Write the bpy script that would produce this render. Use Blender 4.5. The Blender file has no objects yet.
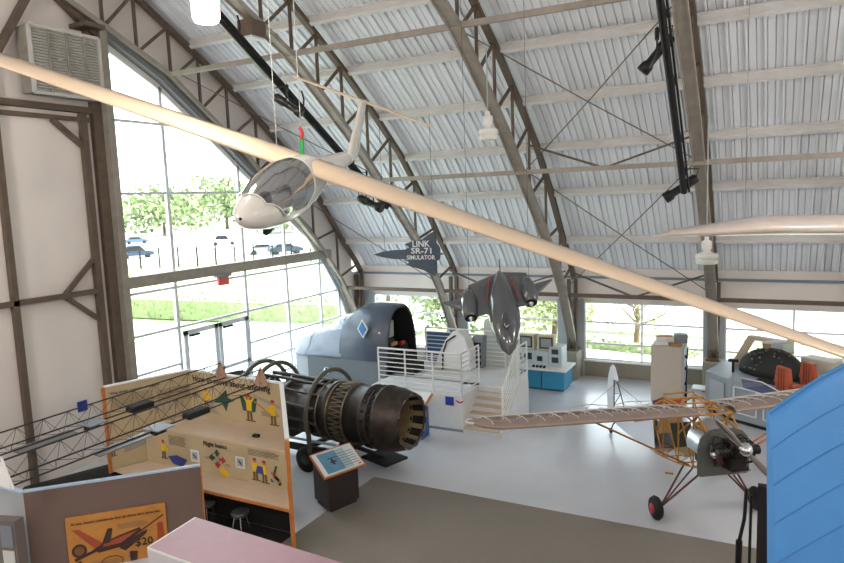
import bpy, bmesh, math, random
import numpy as np
from mathutils import Vector, Matrix
random.seed(7)
V = Vector
COL = bpy.context.scene.collection
PI = math.pi
# ---------------------------------------------------------------- camera calibration
F = 672.0; CX, CY = 422.0, 281.5; CAMZ = 6.3
def _n(v): v = np.array(v, float); return v/np.linalg.norm(v)
_Y = _n((780-CX, -(186-CY), -F)); _X = -_n((-850-CX, -(248-CY), -F))
_X = _n(_X - _Y*_X.dot(_Y)); _Z = np.cross(_X, _Y)
RM = np.array([_X, _Y, _Z]); CAM = np.array([0, 0, CAMZ])
def _ray(u, v): return RM @ _n((u-CX, -(v-CY), -F))
def onX(u, v, x): d = _ray(u, v); return V(CAM+d*(x/d[0]))
def onY(u, v, y): d = _ray(u, v); return V(CAM+d*(y/d[1]))
def onZ(u, v, z=0.0): d = _ray(u, v); return V(CAM+d*((z-CAMZ)/d[2]))
def at(u, v, D): d = _n((u-CX, -(v-CY), -F)); return V(CAM+RM@(d*(D/-d[2])))
cam_d = bpy.data.cameras.new('camera'); cam = bpy.data.objects.new('camera', cam_d); COL.objects.link(cam)
cam_d.sensor_width = 36; cam_d.lens = F/844*36; cam_d.clip_end = 800
M4 = Matrix.Identity(4)
for i in range(3):
    for j in range(3): M4[i][j] = RM[i][j]
M4.translation = V(CAM); cam.matrix_world = M4
bpy.context.scene.camera = cam
# ---------------------------------------------------------------- materials
def lin(c):
    c = c/255.0
    return c/12.92 if c <= .04045 else ((c+.055)/1.055)**2.4
def rgb(r, g, b): return (lin(r), lin(g), lin(b), 1)
MATS = {}
def mat(name, col, rough=.6, metal=0, var=.0, vs=6, bump=0, bs=30, emit=0, spec=.5, coat=0, stretch=None):
    if name in MATS: return MATS[name]
    m = bpy.data.materials.new(name); m.use_nodes = True; nt = m.node_tree
    b = nt.nodes['Principled BSDF']; c = rgb(*col)
    b.inputs['Base Color'].default_value = c; b.inputs['Roughness'].default_value = rough
    b.inputs['Metallic'].default_value = metal; b.inputs['Specular IOR Level'].default_value = spec
    b.inputs['Coat Weight'].default_value = coat
    if var or bump:
        tc = nt.nodes.new('ShaderNodeTexCoord'); mp = nt.nodes.new('ShaderNodeMapping')
        nt.links.new(tc.outputs['Object'], mp.inputs[0])
        if stretch: mp.inputs['Scale'].default_value = stretch
    if var:
        n = nt.nodes.new('ShaderNodeTexNoise'); n.inputs['Scale'].default_value = vs; n.inputs['Detail'].default_value = 5
        nt.links.new(mp.outputs[0], n.inputs['Vector'])
        r = nt.nodes.new('ShaderNodeValToRGB'); r.color_ramp.elements[0].position = .32; r.color_ramp.elements[1].position = .7
        r.color_ramp.elements[0].color = tuple(x*(1-var) for x in c[:3])+(1,)
        r.color_ramp.elements[1].color = tuple(min(1, x*(1+var)) for x in c[:3])+(1,)
        nt.links.new(n.outputs['Fac'], r.inputs[0]); nt.links.new(r.outputs[0], b.inputs['Base Color'])
    if bump:
        n2 = nt.nodes.new('ShaderNodeTexNoise'); n2.inputs['Scale'].default_value = bs; n2.inputs['Detail'].default_value = 3
        nt.links.new(mp.outputs[0], n2.inputs['Vector'])
        bp = nt.nodes.new('ShaderNodeBump'); bp.inputs['Strength'].default_value = bump; bp.inputs['Distance'].default_value = .02
        nt.links.new(n2.outputs['Fac'], bp.inputs['Height']); nt.links.new(bp.outputs[0], b.inputs['Normal'])
    if emit:
        b.inputs['Emission Color'].default_value = c; b.inputs['Emission Strength'].default_value = emit
    MATS[name] = m; return m
def glassmat(name, tint=(235, 245, 245), gloss=.08, rough=.02):
    if name in MATS: return MATS[name]
    m = bpy.data.materials.new(name); m.use_nodes = True; nt = m.node_tree
    nt.nodes.remove(nt.nodes['Principled BSDF'])
    t = nt.nodes.new('ShaderNodeBsdfTransparent'); t.inputs[0].default_value = rgb(*tint)
    g = nt.nodes.new('ShaderNodeBsdfGlossy'); g.inputs['Roughness'].default_value = rough
    mx = nt.nodes.new('ShaderNodeMixShader'); lw = nt.nodes.new('ShaderNodeLayerWeight'); lw.inputs[0].default_value = .25
    mul = nt.nodes.new('ShaderNodeMath'); mul.operation = 'MULTIPLY_ADD'; mul.inputs[1].default_value = .5; mul.inputs[2].default_value = gloss
    nt.links.new(lw.outputs['Fresnel'], mul.inputs[0]); nt.links.new(mul.outputs[0], mx.inputs[0])
    nt.links.new(t.outputs[0], mx.inputs[1]); nt.links.new(g.outputs[0], mx.inputs[2])
    nt.links.new(mx.outputs[0], nt.nodes['Material Output'].inputs[0]); MATS[name] = m; return m

WHITE = mat('white_paint', (226, 226, 226), .55)
WALLW = mat('white_wall', (222, 214, 208), .8, var=.04, vs=.8)
CEIL = mat('corrugated_white_steel', (232, 236, 242), .5, var=.02, vs=1.2)
PURL = mat('cream_purlin', (216, 214, 212), .6, var=.05, vs=3)
TRUSS = mat('brown_grey_steel', (152, 145, 135), .55, .15, var=.12, vs=4)
TRUSSD = mat('dark_brown_steel', (98, 84, 72), .6, .1, var=.15, vs=5)
ALU = mat('window_aluminium', (214, 218, 222), .45, .0)
GLASS = glassmat('window_glass', (235, 245, 245), .04)
FLOORL = mat('glossy_pale_floor', (202, 204, 210), .22, var=.05, vs=.7, spec=.55)
CARPET = mat('taupe_carpet', (134, 128, 120), .95, var=.08, vs=60, bump=.3, bs=200, spec=.1)
KNEE = mat('beige_block', (148, 142, 128), .8, var=.05)
CREAM = mat('cream_gelcoat', (228, 204, 176), .35, coat=.3, var=.02)
GLW = mat('white_gelcoat', (226, 222, 214), .25, coat=.6)
BLACK = mat('black_metal', (28, 28, 30), .4, .3)
BLK = mat('matt_black', (22, 22, 23), .8)
RUB = mat('rubber', (20, 20, 21), .75)
CHROME = mat('chrome', (215, 215, 218), .18, 1)
ALUM = mat('polished_aluminium', (200, 202, 205), .28, .9, var=.05)
YEL = mat('yellow_tube', (188, 130, 40), .45, var=.12, vs=8)
ORNG = mat('orange_tube', (190, 105, 35), .5, var=.1)
RED = mat('red_paint', (185, 30, 40), .5)
BLUE = mat('blue_paint', (40, 60, 150), .5)
GREEN = mat('green_strap', (20, 140, 70), .7)
WOOD = mat('pale_birch', (202, 180, 156), .5, var=.06, vs=3, stretch=(1, 8, 1))
OAK = mat('orange_plywood_edge', (192, 118, 56), .5, var=.1, vs=12)
PRINT = mat('tan_exhibit_print', (188, 170, 136), .6, var=.05, vs=2)
INK = mat('dark_ink', (40, 32, 28), .7)
INKS = mat('faded_ink', (120, 105, 85), .7)
GREY = mat('mid_grey_paint', (125, 132, 140), .5, var=.04, vs=2)
LGREY = mat('light_grey_paint', (170, 176, 180), .5, var=.03, vs=2)

# ---------------------------------------------------------------- mesh builder
class MB:
    def __init__(s, M=None): s.v = []; s.f = []; s.fm = []; s.fs = []; s.mats = []; s.M = M
    def add(s, vs, fs, m, smooth=False):
        o = len(s.v)
        for p in vs:
            p = V(p); s.v.append(s.M @ p if s.M else p)
        if m not in s.mats: s.mats.append(m)
        mi = s.mats.index(m)
        for f in fs: s.f.append([o+i for i in f]); s.fm.append(mi); s.fs.append(smooth)
        return s
    def box(s, c, d, m, R=None):
        c = V(c); h = V(d)/2; vs = []
        for x in (-1, 1):
            for y in (-1, 1):
                for z in (-1, 1):
                    p = V((x*h.x, y*h.y, z*h.z)); vs.append(c+(R @ p if R else p))
        return s.add(vs, [(0, 1, 3, 2), (4, 6, 7, 5), (0, 4, 5, 1), (2, 3, 7, 6), (0, 2, 6, 4), (1, 5, 7, 3)], m)
    def bb(s, a, b, m): a, b = V(a), V(b); return s.box((a+b)/2, [abs(x) for x in (b-a)], m)
    def bar(s, p, q, w, h, m, up=(0, 0, 1)):
        p, q = V(p), V(q); d = (q-p).normalized(); up = V(up)
        sx = d.cross(up)
        if sx.length < 1e-4: sx = d.cross(V((0, 1, 0)))
        sx.normalize(); uz = sx.cross(d).normalized(); vs = []
        for e in (p, q):
            for a, b in ((-1, -1), (1, -1), (1, 1), (-1, 1)): vs.append(e+sx*(a*w/2)+uz*(b*h/2))
        return s.add(vs, [(0, 3, 2, 1), (4, 5, 6, 7), (0, 1, 5, 4), (1, 2, 6, 5), (2, 3, 7, 6), (3, 0, 4, 7)], m)
    def tube(s, pts, r, m, n=8, closed=False, cap=True):
        pts = [V(p) for p in pts]; N = len(pts); rs = r if isinstance(r, (list, tuple)) else [r]*N
        rings = []; prev = None
        for i, p in enumerate(pts):
            if closed: t = pts[(i+1) % N]-pts[i-1]
            else: t = pts[min(i+1, N-1)]-pts[max(i-1, 0)]
            t.normalize()
            if prev is None:
                a = V((0, 0, 1)) if abs(t.z) < .9 else V((1, 0, 0)); prev = (a-t*a.dot(t)).normalized()
            else: prev = (prev-t*prev.dot(t)).normalized()
            b = t.cross(prev)
            rings.append([p+(prev*math.cos(2*PI*k/n)+b*math.sin(2*PI*k/n))*rs[i] for k in range(n)])
        return s.loft(rings, m, cap and not closed, True, closed)
    def loft(s, rings, m, cap=True, smooth=False, closed=False, openring=False):
        n = len(rings[0]); vs = [p for r in rings for p in r]; fs = []
        L = len(rings)
        for i in range(L if closed else L-1):
            j = (i+1) % L
            for k in range(n-1 if openring else n):
                k2 = (k+1) % n; fs.append((i*n+k, i*n+k2, j*n+k2, j*n+k))
        s.add(vs, fs, m, smooth)
        if cap and not closed:
            s.add(rings[0], [tuple(range(n))], m); s.add(rings[-1], [tuple(range(n))], m)
        return s
    def lathe(s, p, d, prof, m, n=24, cap=True, smooth=True):
        p = V(p); d = V(d).normalized(); a = V((0, 0, 1)) if abs(d.z) < .9 else V((1, 0, 0))
        u = (a-d*a.dot(d)).normalized(); w = d.cross(u); rings = []
        for t, r in prof: rings.append([p+d*t+(u*math.cos(2*PI*k/n)+w*math.sin(2*PI*k/n))*max(r, 1e-4) for k in range(n)])
        return s.loft(rings, m, cap, smooth)
    def prism(s, poly, off, m):
        poly = [V(p) for p in poly]; off = V(off); n = len(poly); vs = poly+[p+off for p in poly]
        fs = [tuple(range(n)), tuple(range(2*n-1, n-1, -1))]+[(i, (i+1) % n, n+(i+1) % n, n+i) for i in range(n)]
        return s.add(vs, fs, m)
    def ell(s, c, r, m, n=14, k=9, R=None):
        c = V(c); rings = []
        for i in range(k):
            a = PI*(i+.02)/(k-1+.04); rings.append([c+((R or Matrix.Identity(3)) @ V((math.sin(a)*math.cos(2*PI*j/n)*r[0], math.sin(a)*math.sin(2*PI*j/n)*r[1], math.cos(a)*r[2]))) for j in range(n)])
        return s.loft(rings, m, True, True)
    def build(s, name, parent=None, label=None, cat=None, group=None, kind=None, bevel=0, fixn=True, plabel=None):
        me = bpy.data.meshes.new(name); o = bpy.data.objects.new(name, me); COL.objects.link(o)
        if parent is None:
            xs = [p.x for p in s.v]; ys = [p.y for p in s.v]; zs = [p.z for p in s.v]
            og = V(((min(xs)+max(xs))/2, (min(ys)+max(ys))/2, min(zs)))
            o.location = og
        else:
            og = V((0, 0, 0)); q = parent
            while q: og += q.location; q = q.parent
            o.parent = parent
        me.from_pydata([p-og for p in s.v], [], s.f)
        for m in s.mats: me.materials.append(m)
        for i, p in enumerate(me.polygons): p.material_index = s.fm[i]; p.use_smooth = s.fs[i]
        if fixn:
            b = bmesh.new(); b.from_mesh(me); bmesh.ops.recalc_face_normals(b, faces=b.faces); b.to_mesh(me); b.free()
        if bevel:
            bm = o.modifiers.new('bevel', 'BEVEL'); bm.width = bevel; bm.segments = 2; bm.limit_method = 'ANGLE'
        if kind: o['kind'] = kind
        if label: o['label'] = label; o['category'] = cat
        if group: o['group'] = group
        if plabel: o['label'] = plabel
        return o
def thing(name, loc, label, cat, group=None, kind=None):
    o = bpy.data.objects.new(name, None); COL.objects.link(o); o.location = V(loc); o.empty_display_size = .2
    if kind: o['kind'] = kind
    else: o['label'] = label; o['category'] = cat
    if group: o['group'] = group
    return o
def copy_tree(o, parent=None):
    c = o.copy(); COL.objects.link(c)
    if parent: c.parent = parent
    for ch in [x for x in bpy.data.objects if x.parent == o]: copy_tree(ch, c)
    return c
def dup(o, loc, label, rotz=0):
    c = copy_tree(o); c.location = V(loc); c.rotation_euler.z = rotz; c['label'] = label; return c
def textmesh(body, size, P0, xdir, ydir, m, parent, name='lettering', bold=0, depth=.004, plabel=None):
    cu = bpy.data.curves.new(name, 'FONT'); cu.body = body; cu.size = size; cu.extrude = depth/2; cu.offset = bold*size; cu.resolution_u = 2
    tmp = bpy.data.objects.new('tmp', cu); COL.objects.link(tmp)
    bpy.context.view_layer.update()
    me = bpy.data.meshes.new_from_object(tmp.evaluated_get(bpy.context.evaluated_depsgraph_get()))
    bpy.data.objects.remove(tmp); me.name = name
    xd = V(xdir).normalized(); zd = xd.cross(V(ydir)).normalized(); yd = zd.cross(xd)
    og = V((0, 0, 0)); q = parent
    while q: og += q.location; q = q.parent
    P0 = V(P0)-og
    for v in me.vertices: v.co = P0+xd*v.co.x+yd*v.co.y+zd*v.co.z
    me.materials.clear(); me.materials.append(m)
    o = bpy.data.objects.new(name, me); COL.objects.link(o); o.parent = parent
    if plabel: o['label'] = plabel
    return o

# ================================================================ SETTING
XG = -15.2; YW = 22.8
UP = [(23.35, 2.75), (22.4, 4.0), (21.5, 4.95), (20.2, 6.5), (18.95, 7.75), (17.5, 8.85), (16.0, 9.9), (14.6, 10.75), (12.8, 11.8), (10, 13.05), (6, 14.5), (2, 15.5), (-2, 16.0), (-6, 16.2), (-10.2, 16.2)]
LO = [(22.7, 1.0), (21.4, 3.2), (20.4, 4.4), (19.2, 5.5), (17.6, 6.9), (16.4, 7.95), (15.1, 8.9), (13.6, 9.97), (11.9, 10.75), (10.4, 11.4), (6, 13.0), (2, 14.1), (-2, 14.6), (-10.2, 14.8)]
def interp(P, y):
    P = sorted(P)
    for (a, b), (c, d) in zip(P, P[1:]):
        if a <= y <= c: return b+(d-b)*(y-a)/(c-a)
    return P[0][1] if y < P[0][0] else P[-1][1]
def nrm_at(P, i):
    a = V((0,)+P[max(i-1, 0)]); b = V((0,)+P[min(i+1, len(P)-1)]); t = (b-a).normalized(); return V((0, -t.z, t.y)) if True else t
def lerp2(P, z):   # y at height z
    for (a, b), (c, d) in zip(P, P[1:]):
        if b <= z <= d: return a+(c-a)*(z-b)/(d-b)
    return P[-1][0]
XR = 9.2
MB().bb((XG-.2, -10, -.15), (XR, YW+.25, 0), FLOORL).build('floor', kind='structure')
MB().bb((-8.1, -6, .0), (XR-.1, 12.47, .012), CARPET).build('floor_carpet', kind='structure')
# roof sheet, corrugated
def roof_off(i, o):
    n = nrm_at(UP, i); s = -1 if n.z < 0 else 1
    return V((0, UP[i][0], UP[i][1]))+n*s*o
mb = MB(); xs = []; x = XG-.3
while x < XR:
    xs += [(x, .0), (x+.14, .0), (x+.146, .045), (x+.158, .045), (x+.164, 0), (x+.295, 0), (x+.305, -.055), (x+.35, -.055), (x+.36, .045), (x+.372, .045)]; x += .38
rows = []
for i in range(len(UP)):
    rows.append([roof_off(i, .27+dz)+V((xx, 0, 0)) for xx, dz in xs])
mb.loft(rows, CEIL, cap=False, openring=True)
rows2 = [[roof_off(i, .42)+V((xx, 0, 0)) for xx in (XG-.3, XR)] for i in range(len(UP))]
mb.loft(rows2, WHITE, cap=False, openring=True)
ceiling = mb.build('ceiling', kind='structure', fixn=False)
for z in (4.75, 6.3, 7.6, 8.75, 9.85, 10.85, 11.8, 12.6, 13.4, 14.2, 15.0):
    y = lerp2(UP, z); i = min(range(len(UP)), key=lambda k: abs(UP[k][0]-y))
    n = nrm_at(UP, i); n = n if n.z > 0 else -n; t = V((0, n.z, -n.y))
    c = V((0, y, z))+n*.09
    m = MB(); m.bar(c+V((XG+.1, 0, 0))+n*.0, c+V((XR, 0, 0)), .05, .2, PURL, up=n)
    m.bar(c+V((XG+.1, 0, 0))-n*.1+t*.035, c+V((XR, 0, 0))-n*.1+t*.035, .1, .015, PURL, up=n)
    m.bar(c+V((XG+.1, 0, 0))+n*.09-t*.035, c+V((XR, 0, 0))+n*.09-t*.035, .1, .015, PURL, up=n)
    m.build('purlin', parent=ceiling)
# gable wall (x = XG): blank part left of the window and strip above it
DG = [(11.86, 10.5), (13.5, 9.66), (14.7, 8.82), (16.34, 7.6), (18.3, 6.15), (19.7, 5.15), (20.7, 4.0), (21.5, 2.9), (22.2, 1.4), (22.5, .5)]
top = [(y, z+.3) for y, z in UP]
m = MB()
ys = [-10, -2, 2, 6, 9, 10.4, 11.86]
for a, b in zip(ys, ys[1:]):
    m.prism([(XG, a, 0), (XG, b, 0), (XG, b, interp(top, b)), (XG, a, interp(top, a))], (-.2, 0, 0), WALLW)
gy = sorted(set([11.86, 22.5]+[p[0] for p in DG]+[p[0] for p in UP if 11.9 < p[0] < 22.5]))
for a, b in zip(gy, gy[1:]):
    m.prism([(XG, a, interp(DG, a)), (XG, b, interp(DG, b)), (XG, b, interp(top, b)), (XG, a, interp(top, a))], (-.2, 0, 0), WALLW)
m.prism([(XG, 22.5, 0), (XG, YW+.2, 0), (XG, YW+.2, 3.5), (XG, 22.5, 3.5)], (-.2, 0, 0), WALLW)
m.bb((XG-.2, 11.86, -.0), (XG, 22.5, .12), KNEE)
m.build('wall_left', kind='structure')
# studs and girts on blank gable
w = thing('wall_frame', (XG+.1, 9, 0), None, None, kind='structure')
def fr(nm, p, q, a, b, mt=TRUSSD): MB().bar(p, q, a, b, mt, up=(1, 0, 0)).build(nm, parent=w)
X1 = XG+.1
fr('stud', (X1, 8.88, 0), (X1, 8.88, 12.9), .13, .14)
fr('stud', (X1, 11.0, 0), (X1, 11.0, 8.7), .16, .14)
fr('stud', (X1, 6.3, 0), (X1, 6.3, 14), .2, .18)
fr('column', (X1+.08, 11.62, 0), (X1+.08, 11.62, 10.9), .2, .34, TRUSS)
fr('column', (X1-.02, 11.40, 0), (X1-.02, 11.40, 10.9), .26, .16)
fr('girt', (X1, 5, 4.33), (X1, 10.95, 4.33), .12, .14)
fr('girt', (X1, 5, 8.78), (X1, 11.4, 8.78), .14, .2)
fr('girt', (X1, 9, 8.55), (X1, 11.2, 8.55), .1, .1)
fr('girt_brace', (X1, 10.1, 4.36), (X1, 10.95, 5.15), .1, .1)
fr('girt_brace', (X1, 10.1, 4.30), (X1, 10.95, 3.6), .1, .1)
fr('girt_brace', (X1, 10.2, 8.5), (X1, 10.95, 7.9), .12, .1)
fr('corner_brace', onX(30, -10, X1+.2), onX(-8, 60, X1+.2), .14, .16)
fr('rafter_beam', onX(46, -14, X1+.1), onX(94, 34, X1+.1), .14, .18)
fr('gusset_plate', (X1+.1, 10.95, 10.75), (X1+.1, 11.5, 10.75), .1, .8)
# gable window grid
win = thing('window_1', (XG, 11.9, 0), None, None, kind='structure')
XW = XG-.02
def mull(p, q, a, b, nm='mullion'): MB().bar(p, q, a, b, ALU, up=(1, 0, 0)).build(nm, parent=win)
MUL = [11.9, 13.5, 16.35, 18.42, 20.33, 21.5]
for y in MUL: mull((XW, y, .1), (XW, y, interp(DG, y)), .1, .10)
for z, a, b in ((8.64, 11.9, 14.9), (6.75, 11.9, 17.5), (4.08, 11.9, 20.65), (2.92, 11.9, 21.5), (1.86, 11.9, 13.5), (1.86, 16.35, 22), (1.2, 16.35, 22.2), (1.2, 11.9, 13.5), (.55, 11.9, 13.5), (.55, 16.35, 22.4), (.15, 11.9, 13.5), (.15, 16.35, 22.4)):
    mull((XW, a, z), (XW, b, z), .07, .08, 'transom')
for a, b in zip(DG, DG[1:]): mull((XW, a[0], a[1]-.04), (XW, b[0], b[1]-.04), .12, .1, 'sloped_head')
for a, b in zip(DG[:-3], DG[1:-2]): MB().bar((XW+.1, a[0]-.05, a[1]+.22), (XW+.1, b[0]-.05, b[1]+.22), .16, .3, mat('grey_head_cover', (120, 122, 124), .5), up=(1, 0, 0)).build('head_cover', parent=win)
m = MB(); gl = [(XW-.02, y, z) for y, z in DG]+[(XW-.02, 22.5, .1), (XW-.02, 11.9, .1)]
m.add(gl, [tuple(range(len(gl)))], GLASS).build('glass', parent=win)
MB().bar((XG+.2, 11.7, 4.42), (XG+.2, 20.75, 4.42), .3, .2, TRUSS, up=(1, 0, 0)).build('trim_1', kind='structure')
# doors
for k, (a, b) in enumerate(((13.62, 14.95), (14.98, 16.28))):
    d = thing('door_%d' % (k+1), (XW+.06, a, 0), None, None, kind='structure')
    f = MB(); x = XW+.07
    f.bar((x, a+.07, .05), (x, a+.07, 2.78), .14, .06, ALU, up=(1, 0, 0)).bar((x, b-.07, .05), (x, b-.07, 2.78), .14, .06, ALU, up=(1, 0, 0))
    f.bar((x, a, 2.72), (x, b, 2.72), .14, .06, ALU, up=(1, 0, 0)).bar((x, a, .15), (x, b, .15), .25, .06, ALU, up=(1, 0, 0)).bar((x, a, 1.35), (x, b, 1.35), .1, .06, ALU, up=(1, 0, 0))
    f.build('door_frame', parent=d)
    MB().add([(x, a+.1, .2), (x, b-.1, .2), (x, b-.1, 2.68), (x, a+.1, 2.68)], [(0, 1, 2, 3)], GLASS).build('glass', parent=d)
    MB().bar((x+.07, a+.15, 2.62), (x+.07, a+.55, 2.62), .06, .07, BLACK, up=(1, 0, 0)).build('door_closer', parent=d)
    MB().tube([(x+.03, a+.15, 1.1), (x+.08, a+.2, 1.1), (x+.08, b-.2, 1.1), (x+.03, b-.15, 1.1)], .015, BLACK).build('door_handle', parent=d)
# eave wall
m = MB()
m.bb((XG, YW, 0), (XR, YW+.2, .57), KNEE).bb((XG, YW, 2.62), (XR, YW+.2, 3.75), WALLW)
bays = [(-14.4, -11.15), (-10.3, -6.8), (-5.87, -2.04), (-1.42, 2.35), (3.2, 6.9)]
xs = [XG]+[e for b in bays for e in b]+[XR]
for i in range(0, len(xs), 2): m.bb((xs[i], YW-.02, 0), (xs[i+1], YW+.2, 2.7), LGREY)
m.build('wall_back', kind='structure')
MB().bb((XG, YW-.06, 3.42), (XR, YW, 3.5), mat('blue_grey_trim', (120, 132, 145), .5)).build('trim_2', kind='structure')
MB().bb((XR-.1, -10, 0), (XR, YW, 15), WALLW).build('wall_right', kind='structure')
MB().bb((XG-.2, -10.2, 0), (XR, -10, 16.5), WALLW).build('wall_front', kind='structure')
for k, (a, b) in enumerate(bays):
    wn = thing('window_%d' % (k+2), (a, YW, .57), None, None, kind='structure')
    f = MB(); y = YW+.06
    for x in (a, b): f.bar((x, y, .57), (x, y, 2.62), .08, .08, WHITE, up=(0, 1, 0))
    for z in (.6, 2.6): f.bar((a, y, z), (b, y, z), .08, .08, WHITE, up=(0, 1, 0))
    f.build('window_frame', parent=wn)
    f = MB(); f.bar(((a+b)/2, y, .57), ((a+b)/2, y, 2.62), .06, .07, WHITE, up=(0, 1, 0)).build('mullion', parent=wn)
    for z in (1.16, 1.9): MB().bar((a, y, z), (b, y, z), .06, .06, WHITE, up=(0, 1, 0)).build('transom', parent=wn)
    MB().add([(a, y+.02, .6), (b, y+.02, .6), (b, y+.02, 2.6), (a, y+.02, 2.6)], [(0, 1, 2, 3)], GLASS).build('glass', parent=wn)
    MB().bb((a, YW-.1, .54), (b, YW+.02, .59), WHITE).build('window_sill', parent=wn)

# ================================================================ TRUSSES
def P3(X, p, dx=0): return V((X+dx, p[0], p[1]))
def bent(X, label):
    t = thing('roof_truss', (X, 22.6, 0), label, 'roof truss', group='curved steel roof trusses')
    m = MB()
    for a, b in zip(LO, LO[1:]):
        m.bar(P3(X, a), P3(X, b), .28, .05, TRUSS)
        for dx in (-.125, .125): m.bar(P3(X, a, dx), P3(X, b, dx), .035, .13, TRUSS)
    m.build('lower_chord', parent=t)
    m = MB()
    for a, b in zip(UP, UP[1:]): m.bar(P3(X, a), P3(X, b), .16, .13, TRUSSD)
    m.build('upper_chord', parent=t)
    y = 3.0
    while y < 21.6:
        zl = interp(LO, y); MB().bar(P3(X, (y, interp(UP, y))), P3(X, (y, zl)), .06, .07, TRUSSD).build('web_member', parent=t)
        cand = [y+.05*k for k in range(1, 40)]; y2 = min(cand, key=lambda q: (q-y)**2+(interp(UP, q)-zl)**2)+.42
        MB().bar(P3(X, (y, zl)), P3(X, (y2, interp(UP, y2))), .06, .07, TRUSSD).build('web_member', parent=t)
        0 and MB().bar(P3(X, (y, zl)), P3(X, ((y+y2)/2, interp(UP, (y+y2)/2))), .04, .05, TRUSSD).build('web_member', parent=t)
        y = y2
    m = MB()
    for dy, dx in ((0, -.12), (0, .12)): m.bar((X+dx, 22.55, 1.0), (X+dx, 22.62, 3.4), .1, .14, TRUSSD)
    m.bar((X, 22.3, 1.7), (X, 23.0-.3, 2.6), .1, .1, TRUSS).bar((X, 22.0, 2.2), (X, 22.6, 1.9), .06, .08, TRUSSD).bb((X-.2, 22.25, .95), (X+.2, 22.75, 1.02), TRUSSD)
    m.build('haunch', parent=t)
    q = MB(); q.prism([(X-.28, 22.05, 0), (X+.28, 22.05, 0), (X+.28, 22.78, 0), (X-.28, 22.78, 0)], (0, 0, .95), KNEE)
    q.build('concrete_footing', parent=t, bevel=.02)
    return t
XS = [-14.95, -10.73, -6.23, -1.73, 2.77, 7.27]
for X, l in zip(XS, ['steel roof truss standing against the gable window wall', 'steel roof truss passing behind the glider tail and the dark jet sign',
                     'steel roof truss carrying the unlit lamp, footed beside the blue computer desk', 'steel roof truss seen almost edge on, footed beside the tall beige cabinet',
                     'steel roof truss to the right of the grey flight deck console', 'steel roof truss farthest from the gable window']): bent(X, l)
# longitudinal struts and V braces
for (y, z), l in zip(((13.65, 9.97), (17.55, 6.93), (21.6, 3.0)), ('top horizontal strut tying the truss lower chords, near the glider tail', 'middle horizontal strut tying the truss lower chords', 'lowest horizontal strut, running above the windows')):
    s = thing('strut', (XG+.2, y, z), l, 'roof strut', group='long horizontal struts')
    MB().bar((XG+.2, y, z), (XR-.2, y, z), .11, .12, TRUSSD if z < 5 else TRUSS).build('strut_bar', parent=s)
    for a, b in zip(XS, XS[1:]):
        c = V(((a+b)/2, y, z)); m = MB()
        n = V((0, .55, .8))
        for e in (a+.05, b-.05): m.bar(c, V((e, y+.75, z+.75)) if z > 5 else V((e, y+.4, z+.75)), .06, .05, TRUSSD)
        if (z < 9 and a == XS[2]) or (z < 4 and a == XS[1]): m.build('v_brace', parent=s)
for (p, q, l) in (((452, 33), (560, 89), 0), ((560, 89), (678, 148), 1), ((657, 12), (545, 148), 0), ((533, 200), (704, 292), 1), ((690, 200), (590, 262), 1)):
    pass
def rod(X0, z0, X1_, z1, l):
    a = V((X0, lerp2(LO, z0)+.25, z0+.1)); b = V((X1_, lerp2(LO, z1)+.25, z1+.1)); a.y += .07*(X0 > -3 or z0 < z1); b.y += .07*(X0 > -3 or z0 < z1)
    MB().tube([a, (a+b)/2+V((0, 0, -.03)), b], .014, TRUSSD, n=5).build('tie_rod', label=l, cat='tie rod', group='diagonal roof tie rods')
rod(-6.2, 9.8, -1.8, 6.9, 'thin diagonal rod falling right from the unlit lamp truss')
rod(-1.8, 9.8, -6.2, 6.9, 'thin diagonal rod rising right toward the edge on truss')
rod(-6.2, 6.9, -1.8, 3.1, 'thin diagonal rod falling right behind the glider right wing')
rod(-1.8, 6.9, -6.2, 3.1, 'thin diagonal rod rising right behind the glider right wing')
rod(-14.8, 9.9, -10.8, 6.9, 'thin diagonal rod between gable truss and next truss, upper')
rod(-14.8, 6.9, -10.8, 3.1, 'thin diagonal rod falling toward the truss behind the dark sign')

# ================================================================ OUTSIDE
GR = mat('lawn', (158, 168, 118), .95, var=.15, vs=3)
PAV = mat('concrete_path', (196, 194, 188), .9, var=.05, vs=1)
ASP = mat('asphalt', (170, 168, 164), .9, var=.05)
LEAF = mat('leaves', (128, 142, 96), .7, var=.25, vs=5)
LEAF2 = mat('pale_leaves', (158, 164, 122), .7, var=.2, vs=5)
BARK = mat('bark', (110, 92, 75), .9, var=.2)
MB().bb((-260, -60, -.5), (120, 260, -.2), GR).build('ground', kind='structure')
MB().bb((-27, -10, -.25), (XG-.25, 60, -.04), PAV).build('ground_patio', kind='structure')
MB().bb((XG, YW+.3, -.25), (30, 27.2, -.03), PAV).build('ground_path', kind='structure')
MB().bb((-8, 31, -.25), (40, 60, -.05), ASP).build('ground_drive', kind='structure')
MB().prism([tuple(onZ(20, 264, -.18)), tuple(onZ(350, 256, -.18)), tuple(onZ(360, 224, -.18)), tuple(onZ(20, 236, -.18))], (0, 0, .03), ASP).build('ground_parking', kind='structure')
def leaves(m, c, r, n, s, mt):
    c = V(c)
    for i in range(n):
        d = V((random.gauss(0, 1), random.gauss(0, 1), random.gauss(0, 1))).normalized()*(random.random()**.4)
        p = c+V((d.x*r[0], d.y*r[1], d.z*r[2])); a = V((random.uniform(-1, 1), random.uniform(-1, 1), random.uniform(-1, 1))).normalized()*s
        b = a.cross(V((random.uniform(-1, 1), random.uniform(-1, 1), random.uniform(-1, 1)))).normalized()*s*.6
        m.add([p-a, p+b, p+a, p-b], [(0, 1, 2, 3)], mt)
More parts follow.
